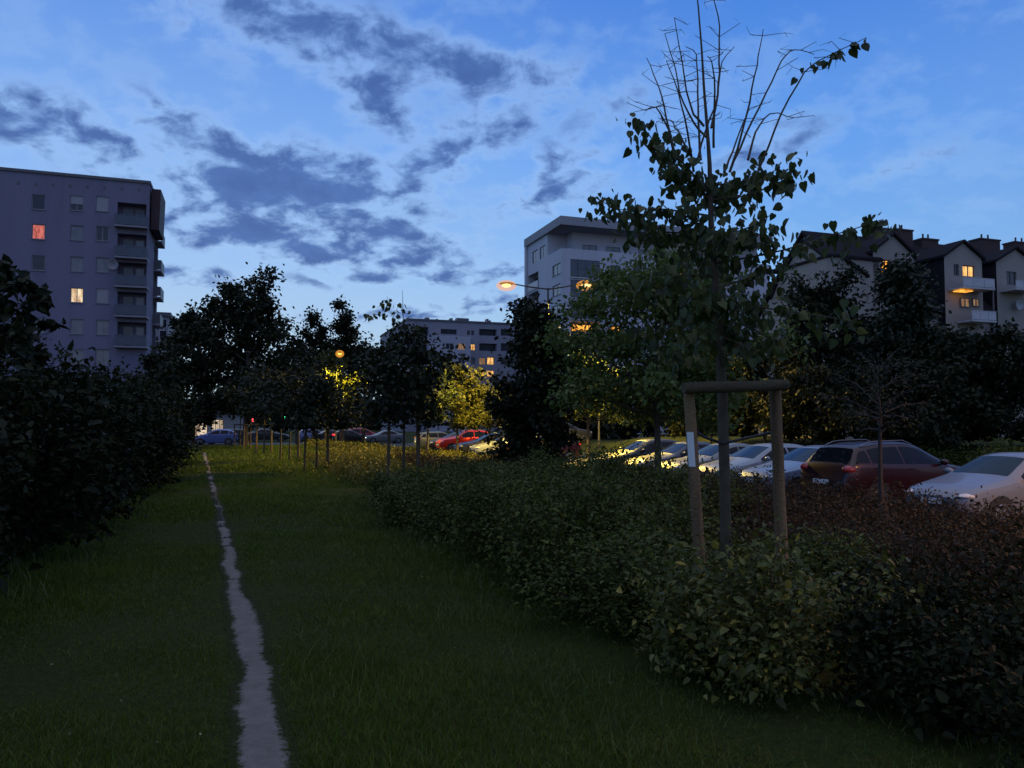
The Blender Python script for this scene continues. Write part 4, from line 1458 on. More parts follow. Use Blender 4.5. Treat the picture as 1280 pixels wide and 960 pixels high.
# --- the long lower block in the middle distance
def mid_block():
    v0 = 148.4
    zb = -.4
    u0, zr = on_v(509, 400, v0)
    u1, _ = on_v(668, 400, v0)
    s = Site('apartment_block', u0, v0, zb, 'long low grey and white block in the distance under the street lamp', 'apartment building')
    grey = plaster('grey_plaster', (.28, .27, .31), .08)
    white = plaster('bright_plaster', (.42, .41, .47), .08)
    vp = v0 - 1.8

    def rect(p0, p1, q0, q1, v=v0):
        a, zt = on_v(p0, q0, v); b, zl = on_v(p1, q1, v)
        return (a, b, zl, zt)
    holes, wins = [], []
    for p0, p1, q0, q1, g, dp in ((515, 535.5, 408, 423, 'glass', 1.0), (516, 535, 426, 440, 'glass', 1.0), (551, 571, 411, 418.2, 'glass', .6), (599, 621, 411, 420, 'glass', 1.2), (599, 621, 429, 439, 'glass', 1.2),
                                  (599, 607, 447, 456, 'dim', .3), (609, 617.5, 446.5, 456, 'warm', .3), (609, 617.5, 463, 471, 'warm', .3), (600, 606, 463.5, 471, 'warm', .3),
                                  (588.6, 594, 430, 438, 'warm', .3), (588.6, 594, 447, 455, 'curtain_glass', .3), (588.6, 594, 464, 472, 'warm', .3), (584, 587.5, 413, 419, 'glass', .2), (589, 592.5, 413, 419, 'glass', .2),
                                  (626, 640, 411, 420, 'glass', .8), (626, 640, 429, 439, 'glass', .8), (626, 640, 447, 456, 'glass', .8), (516, 535, 443, 456, 'glass', 1.0)):
        r_ = rect(p0, p1, q0, q1)
        holes.append((*r_, dp)); wins.append((*r_, g, dp))
    mb = MB(); mb.wall('u', v0, -1, u0, u1, zb, zr, holes)
    vb = v0 + 30
    mb.quad((u0, v0, zr), (u1, v0, zr), (u1, vb, zr), (u0, vb, zr))
    mb.quad((u1, v0, zb), (u1, vb, zb), (u1, vb, zr), (u1, v0, zr))
    lh = [(v0 + 3 + 5.2 * k, v0 + 6 + 5.2 * k, zb + 3.2 * j + 4, zb + 3.2 * j + 5.6, .25) for k in range(5) for j in range(5)]
    mb.wall('v', u0, -1, v0, vb, zb, zr, lh)
    mb.quad((u0, vb, zb), (u1, vb, zb), (u1, vb, zr), (u0, vb, zr))
    s.part('wall', mb, grey)
    for a, b, c, d, g, dp in wins: window(s, 'u', v0 + dp - .2, -1, a, b, c, d, g, .19, 1, 0, False, 'frame_g')
    for k, (a, b, c, d, dp) in enumerate(lh): window(s, 'v', u0 + .05, -1, a, b, c, d, 'curtain_glass', .19, 1, 0, False, 'frame_w')
    a, b, c, d = rect(536, 588, 419, 500, vp)
    holes, wins = [], []
    for p0, p1, q0, q1, g in ((557, 567, 429, 437, 'glass'), (572, 582, 429, 437.5, 'dim'), (573, 581, 447, 455, 'glass'), (557, 566, 447, 455, 'curtain_glass'), (557, 566, 464, 472, 'curtain_glass'), (573, 581, 464, 472, 'curtain_glass')):
        r_ = rect(p0, p1, q0, q1, vp)
        holes.append((*r_, .25)); wins.append((*r_, g))
    mb = MB(); mb.wall('u', vp, -1, a, b, zb, d, holes)
    mb.quad((a, vp, d), (b, vp, d), (b, v0 - .004, d), (a, v0 - .004, d)); mb.quad((a, vp, zb), (a, v0 - .004, zb), (a, v0 - .004, d), (a, vp, d)); mb.quad((b, vp, zb), (b, v0 - .004, zb), (b, v0 - .004, d), (b, vp, d))
    s.part('front_bay', mb, white)
    for a, b, c, d, g in wins: window(s, 'u', vp, -1, a, b, c, d, g, .2, 1, 0, False, 'frame_w')
    q = MB(); q.box(u0 - .2, u1, v0 - .2, v0 + .25, zr + .003, zr + .35); q.box(u0 - .2, u0 + .25, v0 + .25, vb, zr + .003, zr + .35)
    s.part('parapet', q, M['frame_g'])
    for px, w, h in ((533, .8, 1.4), (545, .4, 1.2), (563, .5, 1.5), (577, 2.6, 1.6), (608, .4, 1.7), (611, .3, 1.4), (633, .4, 1.2)):
        u, _ = on_v(px, 398, v0 + 6)
        q = MB(); q.box(u - w / 2, u + w / 2, v0 + 5, v0 + 6.5, zr + .003, zr + h)
        s.part('chimney', q, M['frame_g'])


mid_block()


# --- the terrace of gabled houses on the right
def terrace():
    v0 = 39.2
    zb = .3
    s = Site('gabled_terrace', 28, v0, zb, 'cream terrace with dark pitched roofs, gabled dormers, chimneys and lit attic windows', 'terraced houses')
    cream = plaster('cream_plaster', (.32, .285, .25), .1)
    roofm = surf('roof_tiles', (.026, .022, .026), .95, .35, 6, spec=.08, bump=.5, bscale=18)
    vr = v0 + 6.5
    uL, uR = 38.5, 66
    zr = on_v(1150, 305, vr)[1]
    ze = 9.4
    # body and main roof
    mb = MB()
    mb.box(uL, uR, v0 + .6, v0 + 12.4, zb, ze - .05)
    mb.extrude([(uL + .01, v0 + .6, ze), (uL + .01, v0 + 12.4, ze), (uL + .01, vr, zr - .35)], (uR - uL - .02, 0, 0))
    s.part('wall', mb, cream)
    q = MB()
    q.extrude([(uL - .2, v0 + .1, ze - .2), (uL - .2, vr, zr - .12), (uL - .2, vr, zr + .14), (uL - .2, v0 + .1, ze + .06)], (uR - uL + .4, 0, 0))
    q.extrude([(uL - .2, v0 + 13, ze - .2), (uL - .2, vr + .004, zr - .12), (uL - .2, vr + .004, zr + .14), (uL - .2, v0 + 13, ze + .06)], (uR - uL + .4, 0, 0))
    s.part('roof', q, roofm)
    # gabled dormer fronts: peak px, left eave px, right eave px, peak y, eave y
    for pk, le, re, yp, ye, wl in ((1116, 1091, 1141, 294.5, 316, [(1102, 1112, 324, 343, 'amber')]), (1204, 1180, 1227, 303.5, 321, [(1192, 1199, 330, 345, 'glass'), (1203, 1218.5, 331, 347, 'warm')]),
                                   (1268, 1245, 1293, 311.5, 327, [(1258, 1271, 339, 357, 'glass')]), (1326, 1306, 1348, 317, 332, [(1318, 1332, 345, 362, 'glass')])):
        a, z1 = on_v(le, ye, v0); b, z2 = on_v(re, ye + 2, v0); c, zp = on_v(pk, yp, v0)
        z1 = (z1 + z2) / 2
        c = (a + b) / 2
        holes = []
        for p0, p1, q0, q1, g in wl:
            w0, zt_ = on_v(p0, q0, v0); w1, zl_ = on_v(p1, q1, v0)
            holes.append((w0, w1, zl_, zt_, .16))
        mb = MB()
        mb.wall('u', v0, -1, a, b, zb, z1, holes)
        mb.add([(a, v0, z1), (b, v0, z1), (c, v0, zp)], [(0, 1, 2)])
        d = s.part('dormer', mb, cream)
        q = MB()
        for e in (a, b): q.quad((e, v0 + .004, zb), (e, v0 + 5, zb), (e, v0 + 5, z1), (e, v0 + .004, z1))
        s.part('dormer_cheek', q, roofm, d)
        for (p0, p1, q0, q1, g), h in zip(wl, holes): window(s, 'u', v0, -1, *h[:4], g, .16, 1, 0, False, 'frame_g', d)
        q = MB()
        for e, sg in ((a, -1), (b, 1)):
            q.extrude([(e + sg * .18, v0 - .2, z1 - .12), (c, v0 - .2, zp + .03), (c, v0 - .2, zp + .2), (e + sg * .18, v0 - .2, z1 + .06)], (0, 6.2, 0))
        s.part('dormer_roof', q, roofm, d)
    # balconies on the second and third fronts, warm light on the soffit
    for p0, p1, yt, yb in ((1204, 1244, 345.5, 360.5), (1215, 1246, 387.5, 401), (1270, 1300, 350, 362)):
        a, zt_ = on_v(p0, yt, v0 - 1.2); b, zl_ = on_v(p1, yb, v0 - 1.2)
        q = MB(); q.box(a, b, v0 - 1.2, v0 - .003, zl_ - .12, zl_)
        sl = s.part('balcony', q, M['frame_w'])
        q = MB()
        nn = 3
        for k in range(nn):
            c0 = a + (b - a) * k / nn
            q.box(c0 + .02, c0 + (b - a) / nn - .02, v0 - 1.19, v0 - 1.15, zl_ + .03, zt_ - .06)
        q.box(a, b, v0 - 1.2, v0 - 1.14, zt_ - .05, zt_)
        s.part('railing', q, surf('pale_panel', (.48, .47, .5), .5, .1, 2), sl)
        q = MB(); q.box(b - .08, b, v0 - 1.1, v0 - 1.02, zb, zl_ - .125)
        s.part('post', q, M['frame_g'], sl)
    # lower lit flat
    for p0, p1, q0, q1, g in ((1199, 1211, 372, 385, 'dim'), (1214, 1223, 373, 384, 'dim')):
        a, zt_ = on_v(p0, q0, v0); b, zl_ = on_v(p1, q1, v0)
        window(s, 'u', v0 - .2, -1, a, b, zl_, zt_, g, .19, 1, 0, False, 'frame_g')
    a, z = on_v(1196, 364, v0 - .6)
    q = MB(); q.box(a, a + 1.1, v0 - .9, v0 - .3, z, z + .05)
    s.part('soffit_glow', q, M['amber'])  # glowing strip, paints the warm light on the soffit
    # left end: the end gable, its ridge running along the row
    uE = 34.4
    prof = [(v0, zb), (v0, 12.2), (v0 + 1.7, 13.55), (v0 + 4.1, 11.5), (v0 + 5.0, 10.2), (v0 + 5.0, zb)]
    g = MB(); g.extrude([(uE, a, b) for a, b in prof], (4.6, 0, 0))
    e = s.part('end_gable', g, cream)
    q = MB()
    for i0 in (1, 2, 3):
        p, r_ = prof[i0], prof[i0 + 1]
        dp = -.15 if i0 == 1 else .002
        q.extrude([(uE - .15, p[0] + dp, p[1] + .02), (uE - .15, r_[0], r_[1] + .02), (uE - .15, r_[0], r_[1] + .2), (uE - .15, p[0] + dp, p[1] + .2)], (4.9, 0, 0))
    s.part('end_roof', q, roofm, e)
    vg2 = v0 - 1
    pp = []
    for px, py in ((1034, 480), (1034, 322), (1051, 321.5), (1083, 346), (1083, 480)):
        u, z = on_v(px, py, vg2)
        if py == 480: z = zb
        pp.append((u, vg2, z))
    g = MB(); g.extrude(pp, (0, 4, 0))
    e = s.part('side_gable', g, cream)
    p, r_ = pp[2], pp[3]
    q = MB(); q.extrude([(p[0] - .1, vg2 - .18, p[2] + .01), (r_[0] + .12, vg2 - .18, r_[2] - .06), (r_[0] + .12, vg2 - .18, r_[2] + .1), (p[0] - .1, vg2 - .18, p[2] + .2)], (0, 6, 0))
    q.extrude([(pp[1][0] - .1, vg2 - .18, pp[1][2] + .01), (p[0] - .102, vg2 - .18, p[2] + .01), (p[0] - .102, vg2 - .18, p[2] + .17), (pp[1][0] - .1, vg2 - .18, pp[1][2] + .17)], (0, 6, 0))
    s.part('side_roof', q, roofm, e)
    # chimneys
    vc = vr - .6
    brick = surf('chimney_brick', (.06, .034, .034), .85, .3, 5)
    for p0, p1, y in ((1090, 1113, 285), (1118, 1141, 287), (1153, 1173, 299), (1225, 1250, 299), (1268, 1292, 303)):
        a, z = on_v(p0, y, vc); b, _ = on_v(p1, y, vc)
        q = MB(); q.box(a, b, vc, vc + 1.0, zr - 1.2, z); q.box(a - .06, b + .06, vc - .06, vc + 1.06, z + .003, z + .12)
        c = s.part('chimney', q, brick)
        for f in (.3, .62):
            q = MB(); q.tube([(a + (b - a) * f, vc + .4, z + .1), (a + (b - a) * f, vc + .4, z + .55)], .07, 7)
            s.part('flue', q, M['darkmetal'], c)
    # dish on the third front
    u, z = on_v(1268, 382, v0)
    q = MB(); q.lathe_y([(.04, 0), (.22, -.06), (.36, -.16), (.34, -.17), (.2, -.08), (.02, -.02)], (u, v0 - .25, z), 16); q.tube([(u, v0 - .003, z), (u, v0 - .25, z)], .025, 6)
    s.part('satellite_dish', q, M['frame_w'], smooth=.6)
    # lit ground floor window behind the trees
    u, z = on_v(1048, 530, v0 + .6)


terrace()


def shop():
    v0 = 96
    a, zt = on_v(240, 522, v0); b, _ = on_v(282, 522, v0)
    zb = -.36
    s = Site('shop_building', a, v0, zb, 'low lit shop front at the far end of the path', 'shop')
    q = MB(); q.wall('u', v0, -1, a - 2, b + 2, zb, zt + .5, [(a + .3, a + 1.7, zb + .2, zt - .3, .3), (a + 2.1, b - .2, zb + .5, zt - .2, .3)])
    q.box(a - 2, b + 2, v0 + .31, v0 + 7, zb, zt + .5)
    s.part('wall', q, plaster('shop_plaster', (.4, .38, .35)))
    window(s, 'u', v0, -1, a + .3, a + 1.7, zb + .2, zt - .3, 'shop', .2, 0, 0, False, 'frame_g')
    window(s, 'u', v0, -1, a + 2.1, b - .2, zb + .5, zt - .2, 'shop', .2, 2, 0, False, 'frame_g')
    q = MB(); q.box(a - 2.3, b + 2.3, v0 - .5, v0 + 7.3, zt + .503, zt + .75)
    s.part('roof', q, M['frame_g'])


shop()


# ------------------------------------------------------------------ cars
def car(u, v, kind, col, label, flip=False, along=False, lit=None, cat='car', group=None, L=None, name='parked_car', metallic=.25, rail=False, z=None):
    x, y = XY(u, v)
    zz = (T(u, v) + .008) if z is None else z
    rz = GA + (PI if flip else 0)
    if along: rz += PI / 2
    root = empty(name, (x, y, zz), rz, label, cat, group)
    if kind == 'hatch':
        L = L or 4.1; H = 1.47; W = .88; z0 = .2
        zt = [(0, .60), (.08, .70), (.3, .80), (1.0, .95), (1.28, 1.02), (2.05, 1.40), (2.4, 1.46), (3.1, 1.45), (3.55, 1.36), (3.85, 1.12), (4.0, .98), (4.06, .78), (4.1, .6)]
        xc, xr, xb, xe = 1.28, 2.02, 3.3, 3.92
    elif kind == 'suv':
        L = L or 4.45; H = 1.66; W = .92; z0 = .25
        zt = [(0, .72), (.08, .85), (.25, .97), (1.05, 1.08), (1.3, 1.14), (2.05, 1.56), (2.45, 1.64), (3.4, 1.62), (3.95, 1.52), (4.2, 1.18), (4.35, 1.05), (4.41, .8), (4.45, .7)]
        xc, xr, xb, xe = 1.3, 2.02, 3.7, 4.26
    elif kind == 'wagon':
        L = L or 4.6; H = 1.5; W = .9; z0 = .2
        zt = [(0, .58), (.08, .68), (.3, .78), (1.15, .93), (1.45, 1.0), (2.25, 1.40), (2.6, 1.46), (3.6, 1.44), (4.1, 1.36), (4.38, 1.1), (4.5, .98), (4.56, .8), (4.6, .6)]
        xc, xr, xb, xe = 1.45, 2.2, 3.85, 4.45
    else:  # saloon
        L = L or 4.5; H = 1.44; W = .89; z0 = .19
        zt = [(0, .58), (.08, .68), (.3, .78), (1.15, .92), (1.42, .99), (2.2, 1.37), (2.5, 1.42), (3.1, 1.40), (3.75, 1.10), (3.95, 1.04), (4.35, 1.0), (4.45, .85), (4.5, .6)]
        xc, xr, xb, xe = 1.42, 2.16, 3.0, 3.74
    base = zt[-1][0]
    k = L / base
    xs_t = np.linspace(0, L, 400)

    def curve(pts, sm=7):
        a = np.interp(xs_t, [p[0] * k for p in pts], [p[1] for p in pts])
        ker = np.hanning(sm * 2 + 1); ker /= ker.sum()
        b = np.convolve(np.pad(a, sm, 'edge'), ker, 'valid')
        return lambda q: np.interp(q, xs_t, b)
    ZT = curve(zt)
    xc, xr, xb, xe = xc * k, xr * k, xb * k, xe * k
    s_ = zt[4][1]
    belt = [(0, zt[0][1] - .05), (.12, zt[1][1] - .02), (.35, zt[2][1] - .04), (1.1, zt[3][1] - .06), (1.4, s_ - .07), (base * .7, s_ - .03), (base - .3, s_ - .0), (base - .1, s_ - .08), (base, zt[-1][1] - .06)]
    ZB0 = curve(belt)
    ZB = lambda q: np.minimum(ZB0(q), ZT(q) - .03)
    WB = curve([(0, W - .27), (.1, W - .14), (.35, W - .04), (.9, W), (base - .8, W), (base - .25, W - .05), (base - .06, W - .12), (base, W - .2)])
    rt = W - .30
    WT = curve([(0, W - .36), (.15, W - .25), (.5, W - .16), (zt[4][0] - .1, W - .14), (zt[4][0] + .1, W - .15), (zt[5][0], rt + .02), (zt[6][0], rt), (zt[7][0], rt), (zt[8][0], rt + (.02 if kind != 'saloon' else .1)), (base - .3, W - .17), (base, W - .26)])
    Z0 = curve([(0, z0 + .12), (.25, z0), (base - .4, z0), (base, z0 + .16)])
    xs = np.unique(np.concatenate([np.linspace(0, L, 34), [xc, xr, xe, .03, .08, L - .03, L - .08]]))
    CR = .025

    def section(q):
        b0, b1, t1, wb, wt = float(Z0(q)), float(ZB(q)), float(ZT(q)), float(WB(q)), float(WT(q))
        kk = min(1, max(.15, (t1 - b1) / .3))
        w0 = wb - .05
        h = [(0, b0), (w0 - .12, b0), (w0, b0 + .06), (wb + .012, b0 + .42 * (b1 - b0)), (wb + .004, b1 - .09), (wb - .012, b1)]
        ty, tz = wt, t1 - .045 * kk
        h.append(((h[-1][0] + ty) / 2 + .014 * kk, (b1 + tz) / 2))
        h += [(ty, tz), (ty - .08, t1), (ty * .5, t1 + CR * .7), (0, t1 + CR)]
        return h
    vs, fs = [], []
    n = None
    for q in xs:
        h = section(q)
        loop = [(q - L / 2, a, b) for a, b in h] + [(q - L / 2, -a, b) for a, b in h[-2:0:-1]]
        n = len(loop)
        vs += loop
    for i in range(len(xs) - 1):
        for j in range(n):
            j2 = (j + 1) % n
            fs.append((i * n + j, i * n + j2, (i + 1) * n + j2, (i + 1) * n + j))
    fs.append(tuple(range(n))); fs.append(tuple((len(xs) - 1) * n + j for j in range(n)))
    mb = MB(); mb.add(vs, fs)
    pm = paint('paint_' + label.split()[0], col, metallic)
    mb.build('body', pm, root, smooth=.75)

    def side(q, zq):
        h = section(q)
        (y5, z5), (y6, z6), (y7, z7) = h[5], h[6], h[7]
        if zq < z6:
            f = (zq - z5) / max(1e-6, z6 - z5); return y5 + (y6 - y5) * f
        f = (zq - z6) / max(1e-6, z7 - z6); return y6 + (y7 - y6) * f
    # side windows: front door, rear door, quarter
    xm = xr + (xb - xr) * .42
    cuts = [(xc + .22, xm - .03), (xm + .03, xb - .02), (xb + .05, xe - .12)]
    if kind == 'saloon': cuts = [(xc + .22, xm - .03), (xm + .03, xe - .18)]
    for sg in (-1, 1):
        for a, b in cuts:
            g = MB()
            cols_ = []
            for q in np.linspace(a, b, 9):
                lo = float(ZB(q)) + .035
                hi = float(ZT(q)) - .095
                hi = max(lo + .012, hi)
                cols_.append([(q - L / 2, sg * (side(q, lo + (hi - lo) * f) + .006), lo + (hi - lo) * f) for f in (0, .34, .67, 1)])
            vv = [p for c in cols_ for p in c]
            g.add(vv, [(i * 4 + j, i * 4 + j + 1, i * 4 + j + 5, i * 4 + j + 4) for i in range(8) for j in range(3)])
            g.build('side_window', M['carglass'], root, smooth=1)

    def screen(a, b, nm):
        g = MB()
        vv = []
        for q in np.linspace(a, b, 9):
            wt = float(WT(q)) - .085
            z_ = float(ZT(q))
            dz = (float(ZT(q + .02)) - float(ZT(q - .02))) / .04
            nx, nz = -dz / math.hypot(dz, 1), 1 / math.hypot(dz, 1)
            for f in np.linspace(-1, 1, 9):
                yy = wt * f
                full = wt + .005
                az_ = abs(yy)
                zc = z_ + CR * .7 * min(1, (full - az_) / (full - (wt + .08) * .5 + 1e-6)) if az_ > (wt + .08) * .5 else z_ + CR * .7 + CR * .3 * (1 - az_ / ((wt + .08) * .5))
                vv.append((q - L / 2 + nx * .007, yy, zc + nz * .007))
        g.add(vv, [(i * 9 + j, i * 9 + j + 1, i * 9 + j + 10, i * 9 + j + 9) for i in range(8) for j in range(8)])
        g.build(nm, M['carglass'], root, smooth=1)
    screen(xc + .03, xr - .02, 'windscreen')
    screen(xb + (.12 if kind != 'saloon' else .1) if kind == 'saloon' else (zt[8][0] * k + .02), xe - .02, 'rear_window')
    # wheels in dark arches
    r = .335 if kind == 'suv' else .31
    for ax in (.205 * L, .80 * L):
        for sg in (-1, 1):
            wb = float(WB(ax))
            a = MB(); a.lathe_y([(r + .055, -.25), (r + .055, 0.0)], (ax - L / 2, 0, r), 22)
            a.v = [(p[0], sg * (p[1] + wb + .016), p[2]) for p in a.v]
            a.build('wheel_arch', M['plastic'], root)
            w_ = MB(); w_.lathe_y([(r * .6, -.2), (r * .93, -.2), (r, -.17), (r, -.03), (r * .93, 0), (r * .66, .002)], (ax - L / 2, 0, r), 24)
            w_.v = [(p[0], sg * (p[1] + wb + .022), p[2]) for p in w_.v]
            wo = w_.build('wheel', M['tyre'], root, smooth=.5)
            rm = MB()
            for s5 in range(5):
                t0 = s5 * 2 * PI / 5
                p0 = [(math.cos(t0 + dt) * rr_, math.sin(t0 + dt) * rr_) for dt, rr_ in ((-.5, .05), (.5, .05), (.2, r * .64), (-.2, r * .64))]
                rm.extrude([(ax - L / 2 + p[0], wb + .022, r + p[1]) for p in p0], (0, .012, 0))
            rm.lathe_y([(r * .66, -.03), (r * .66, .01), (r * .60, .014), (r * .60, -.03)], (ax - L / 2, wb + .018, r), 24)
            rm.v = [(p[0], sg * p[1], p[2]) for p in rm.v]
            rm.build('rim', M['rim'], wo)
    # lights, mirrors, grille, plates
    zf = zt[1][1] - .03
    for sg in (-1, 1):
        h = MB(); h.ellipsoid((.25 - L / 2, sg * (W - .245), zf - .01), (.24, .17, .065), 14, 8)
        h.build('headlight', M['beam_glow'] if lit == 'front' else M['headlamp'], root, smooth=1)
        zr_ = zt[-3][1] - .06
        h = MB(); h.ellipsoid((L / 2 - .22, sg * (W - .20), zr_ + .02), (.20, .16, .08 if kind == 'saloon' else .11), 14, 8)
        h.build('taillight', M['brake_glow'] if lit == 'rear' else M['taillamp'], root, smooth=1)
        h = MB(); h.ellipsoid((xc + .32 - L / 2, sg * (W + .10), float(ZB(xc + .3)) + .09), (.07, .12, .075), 10, 6); h.tube([(xc + .34 - L / 2, sg * (W - .03), float(ZB(xc + .3)) + .03), (xc + .33 - L / 2, sg * (W + .06), float(ZB(xc + .3)) + .05)], .025, 6)
        h.build('wing_mirror', pm, root, smooth=1)
        for q in (xm - .18, xb - .12):
            h = MB(); zz_ = float(ZB(q)) - .08; h.box(q - L / 2 - .08, q - L / 2 + .08, sg * (W + .004), sg * (W + .03), zz_ - .012, zz_ + .012)
            h.build('door_handle', pm, root, bevel=.008)
    g = MB(); g.box(-L / 2 - .012, -L / 2 + .05, -.42, .42, zt[0][1] - .16, zt[0][1] - .05); g.box(-L / 2 - .012, -L / 2 + .06, -.55, .55, z0 + .17, z0 + .27)
    g.build('grille', M['plastic'], root, bevel=.01)
    for e, zz_ in ((-L / 2 - .016, z0 + .33), (L / 2 + .006, z0 + .45)):
        g = MB(); g.box(e - .004, e + .01, -.26, .26, zz_ - .055, zz_ + .055)
        g.build('number_plate', M['plate'], root)
    if rail or kind == 'suv':
        for sg in (-1, 1):
            g = MB()
            pts = [(q - L / 2, sg * (rt - .03), float(ZT(q)) + (.05 if 0 < i < 6 else .0)) for i, q in enumerate(np.linspace(xr + .2, xb + .1, 7))]
            g.tube(pts, .016, 6)
            g.build('roof_rail', M['metal'], root, smooth=1)
    return root


CG = 'cars parked in the row along the hedge'
white = (.62, .64, .66)
U0 = 13.3
car(U0 + 2.05, 12.15, 'hatch', (.17, .19, .23), 'pale silver hatchback parked nose out at the right border', group=CG)
car(U0 + 2.22, 15.35, 'suv', (.026, .002, .005), 'dark red sport utility car parked tail towards the hedge', True, group=CG)
car(U0 + 2.05, 18.1, 'hatch', (.24, .29, .38), 'light blue hatchback between the dark red car and the white one', group=CG)
car(U0 + 2.05, 20.45, 'hatch', (.33, .34, .37), 'white hatchback behind the right tree stake', group=CG)
car(U0 + 2.3, 22.95, 'saloon', (.20, .195, .19), 'cream saloon seen between left stake and trunk', group=CG)
car(U0 + 2.3, 25.4, 'saloon', (.05, .055, .09), 'dark blue saloon half behind the green tree trunk', group=CG)
car(U0 + 2.05, 28.1, 'hatch', (.02, .02, .025), 'black hatchback last in the near row by the lit lawn', group=CG)
car(U0 + 2.1, 39.4, 'hatch', (.10, .02, .03), 'dark car beside the black columnar maple, lowest of the far row', group=CG)
car(U0 + 2.3, 42.6, 'saloon', (.09, .09, .10), 'charcoal saloon third from the red car', group=CG)
car(U0 + 2.3, 46.0, 'wagon', (.30, .33, .38), 'silver estate car next to the red one', group=CG, rail=True)
car(U0 + 2.2, 49.6, 'wagon', (.03, .03, .05), 'navy estate car behind the silver estate', group=CG)
car(U0 + 2.2, 55.5, 'suv', (.80, .03, .02), 'bright red boxy car under the yellow lit tree', group=CG, L=4.2)
car(U0 + 2.2, 59.0, 'hatch', (.03, .03, .035), 'black hatchback just left of the red car', group=CG)
car(U0 + 2.2, 62.4, 'wagon', (.10, .11, .13), 'grey estate at the far end of the row', True, group=CG)
FG = 'cars in the far row across the aisle'
car(25.5, 60, 'suv', (.05, .05, .06), 'dark tall car across the aisle above the silver estate', flip=True, group=FG, z=.1)
car(25.5, 63.5, 'saloon', (.35, .38, .42), 'grey saloon across the aisle behind the red car', flip=True, group=FG, z=.1)
RG = 'cars on the crossing road'
pb = at(268, 548, 71); bu, bv = UV(pb.x, pb.y)
car(bu, bv, 'hatch', (.13, .18, .42), 'light blue car standing side on at the end of the path', group=RG, name='car')
car(bu + 1.0, bv + 3.2, 'wagon', (.03, .035, .05), 'dark estate car behind the light blue car', group=RG, name='car')
for px, d, kd, colr, lit, lab, fl in ((440, 83, 'hatch', (.02, .02, .02), 'rear', 'dark car with glowing red tail lamps left of the red van', True), (455, 85, 'suv', (.4, .02, .02), 'rear', 'red car with glowing tail lamps on the road', True),
                                      (418, 84, 'saloon', (.03, .03, .035), None, 'black saloon on the road under the lamplit tree', True), (395, 85, 'hatch', (.25, .3, .5), None, 'blue hatchback on the road behind the third staked tree', True),
                                      (480, 83, 'saloon', (.2, .2, .2), 'front', 'pale car with headlamps lit on the road', False), (335, 86, 'saloon', (.04, .04, .04), None, 'dark saloon waiting near the red signal', True)):
    p = at(px, 548, d); u, v = UV(p.x, p.y)
    car(u, v, kd, colr, lab, fl, group=RG, lit=lit, name='car', along=False)


# ------------------------------------------------------------------ street lamps and signals
def point(parent, loc, energy, col, rad=.18, cone=146):
    l = bpy.data.lights.new('lamp_light', 'SPOT')
    l.spot_size = math.radians(cone); l.spot_blend = .35
    l.energy = energy; l.color = col; l.shadow_soft_size = rad
    o = bpy.data.objects.new('lamp_light', l)
    COL.objects.link(o)
    o.parent = parent; o.location = loc
    return o


LG = 'street lamps with orange light'


def lamp(px, py, d, label, arms, energy, col, mat, rz=0, xy=None, H=None, head=.30, cone=146):
    if xy is None:
        p = at(px, py, d); x, y = p.x, p.y
        u, v = UV(x, y); z0 = T(u, v); H = p.z - z0
    else:
        x, y = xy; u, v = UV(x, y); z0 = T(u, v)
    root = empty('street_lamp', (x, y, z0), rz, label, 'street lamp', LG)
    q = MB()
    q.tube([(0, 0, -.1), (0, 0, .9), (0, 0, .95), (0, 0, H - .22)], [.10, .095, .075, .05], 12)
    q.build('pole', M['darkmetal'], root, smooth=.6)
    for sx in arms:
        q = MB(); q.tube([(0, 0, H - .30), (sx * .5, 0, H - .17), (sx, 0, H + .02)], [.045, .04, .035], 8)
        q.build('arm', M['darkmetal'], root, smooth=.8)
        sg = 1 if sx > 0 else -1
        q = MB(); q.ellipsoid((sx + sg * .28, 0, H + .02), (.42, .15, .10), 14, 8)
        hd = q.build('lamp_head', M['darkmetal'], root, smooth=1)
        q = MB(); q.ellipsoid((sx + sg * .30, 0, H - .07), (head, head * .62, head * .48), 14, 8)
        q.build('lens', M[mat], hd, smooth=1)
        q = MB(); q.ellipsoid((sx + sg * .30, 0, H - .09), (head * 2.1, head * 1.3, head * 1.15), 18, 10)  # added glowing shell, larger than the head, as the lens halo
        q.build('halo', M['halo'], hd, smooth=1)
        point(root, (sx + sg * .30, 0, H - .45), energy, col, cone=cone)
    return root


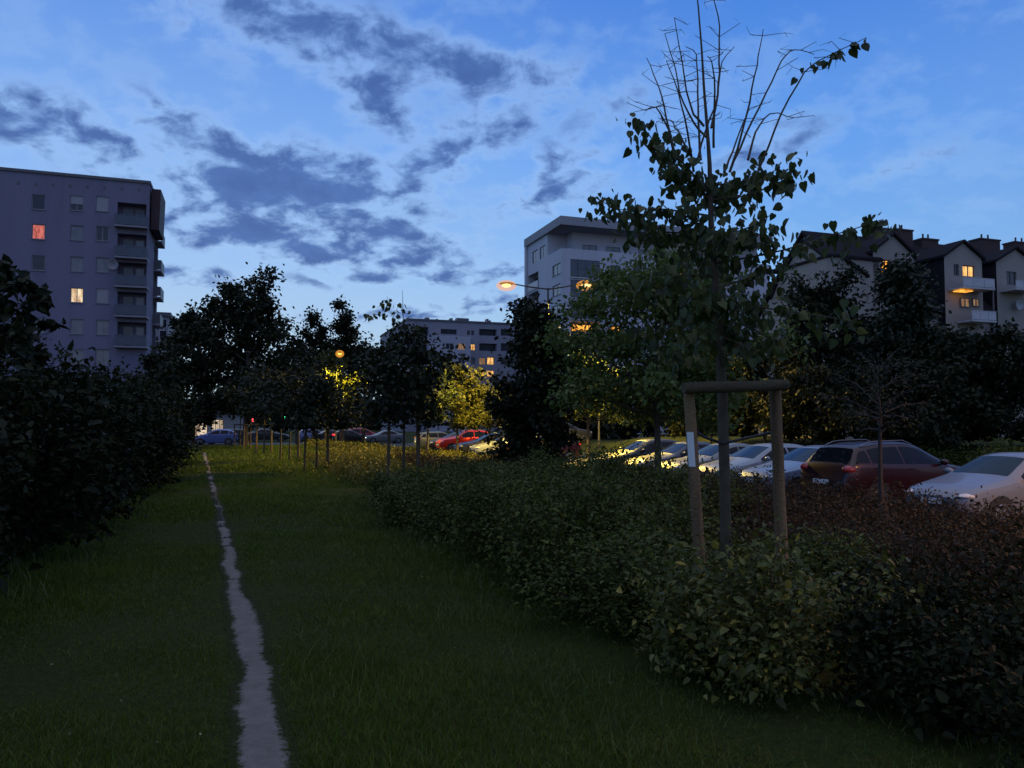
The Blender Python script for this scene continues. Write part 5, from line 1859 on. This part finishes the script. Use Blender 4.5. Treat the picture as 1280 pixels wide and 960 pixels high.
NA = (1, .60, .10)
lamp(685, 355, 43, 'two armed street lamp lit orange behind the black maple', (-2.05, 1.85), 12500, (1, .66, .08), 'sodium', .0, head=.27, cone=152)
lamp(421, 443, 63.5, 'lamp shining yellow from inside the tree crowns', (1.3,), 6500, (1, .74, .06), 'sodium_y', -1.2, head=.26, cone=132)
lamp(1, 431, 60, 'orange street lamp at the left border behind the thicket', (-.4,), 700, (1, .5, .1), 'sodium', 0, head=.3)
lamp(748, 436, 57, 'street lamp hidden in leaves beside the lit lawn bank', (2.4,), 2600, (1, .72, .10), 'sodium_y', -1.0)
x, y = XY(19.0, 2.0)
lamp(0, 0, 0, 'street lamp between the stalls beyond the right border', (-1.6,), 5200, (1, .46, .14), 'sodium', GA, (x, y), 8.2, cone=140)


def signal(px, py, d, glowname, lit_at, label, lower=None):
    p = at(px, py, d); u, v = UV(p.x, p.y); z0 = T(u, v)
    root = empty('traffic_light', (p.x, p.y, z0), 0, label, 'traffic light', 'traffic lights at the crossing')
    h = p.z - z0
    q = MB(); q.tube([(0, .16, -.1), (0, .16, h + .6)], .06, 9)
    q.build('pole', M['darkmetal'], root, smooth=.7)
    q = MB(); q.box(-.19, .19, -.1, .12, h - .75, h + .35); q.box(-.3, .3, .122, .14, h - .9, h + .5)
    q.build('housing', M['darkmetal'], root, bevel=.02)
    q = MB(); q.ellipsoid((0, -.1, h), (.19, .06, .19), 14, 8)
    q.build('lit_lens', M[glowname], root, smooth=1)
    for dz in ((-.32, -.6) if lit_at == 'top' else (.24, -.36)):
        q = MB(); q.ellipsoid((0, -.1, h + dz), (.11, .03, .11), 12, 6)
        q.build('dark_lens', M['glass'], root, smooth=1)
    q = MB()
    for k in range(7):
        t0 = PI * k / 6
        q.tube([(math.cos(t0) * .2, -.1, h + math.sin(t0) * .2), (math.cos(t0) * .19, -.34, h + math.sin(t0) * .19)], .02, 4)
    q.build('visor', M['darkmetal'], root)


signal(317, 525, 88, 'red_glow', 'top', 'traffic light showing red, left of the green one')
signal(357, 522, 88, 'green_glow', 'bottom', 'traffic light showing green')
signal(486, 541, 90, 'red_glow', 'top', 'red signal low behind the second staked tree')

# ------------------------------------------------------------------ render look
sc.view_settings.view_transform = 'Standard'
sc.view_settings.look = 'None'
sc.view_settings.exposure = 0
sc.view_settings.gamma = 1
sc.view_settings.use_curve_mapping = False
sc.render.engine = 'CYCLES'
sc.cycles.use_denoising = True
sc.cycles.max_bounces = 4
sc.cycles.diffuse_bounces = 2
sc.cycles.glossy_bounces = 2
sc.cycles.transmission_bounces = 2
sc.cycles.transparent_max_bounces = 4
sc.cycles.caustics_reflective = False
sc.cycles.caustics_refractive = False
sc.cycles.sample_clamp_indirect = 4
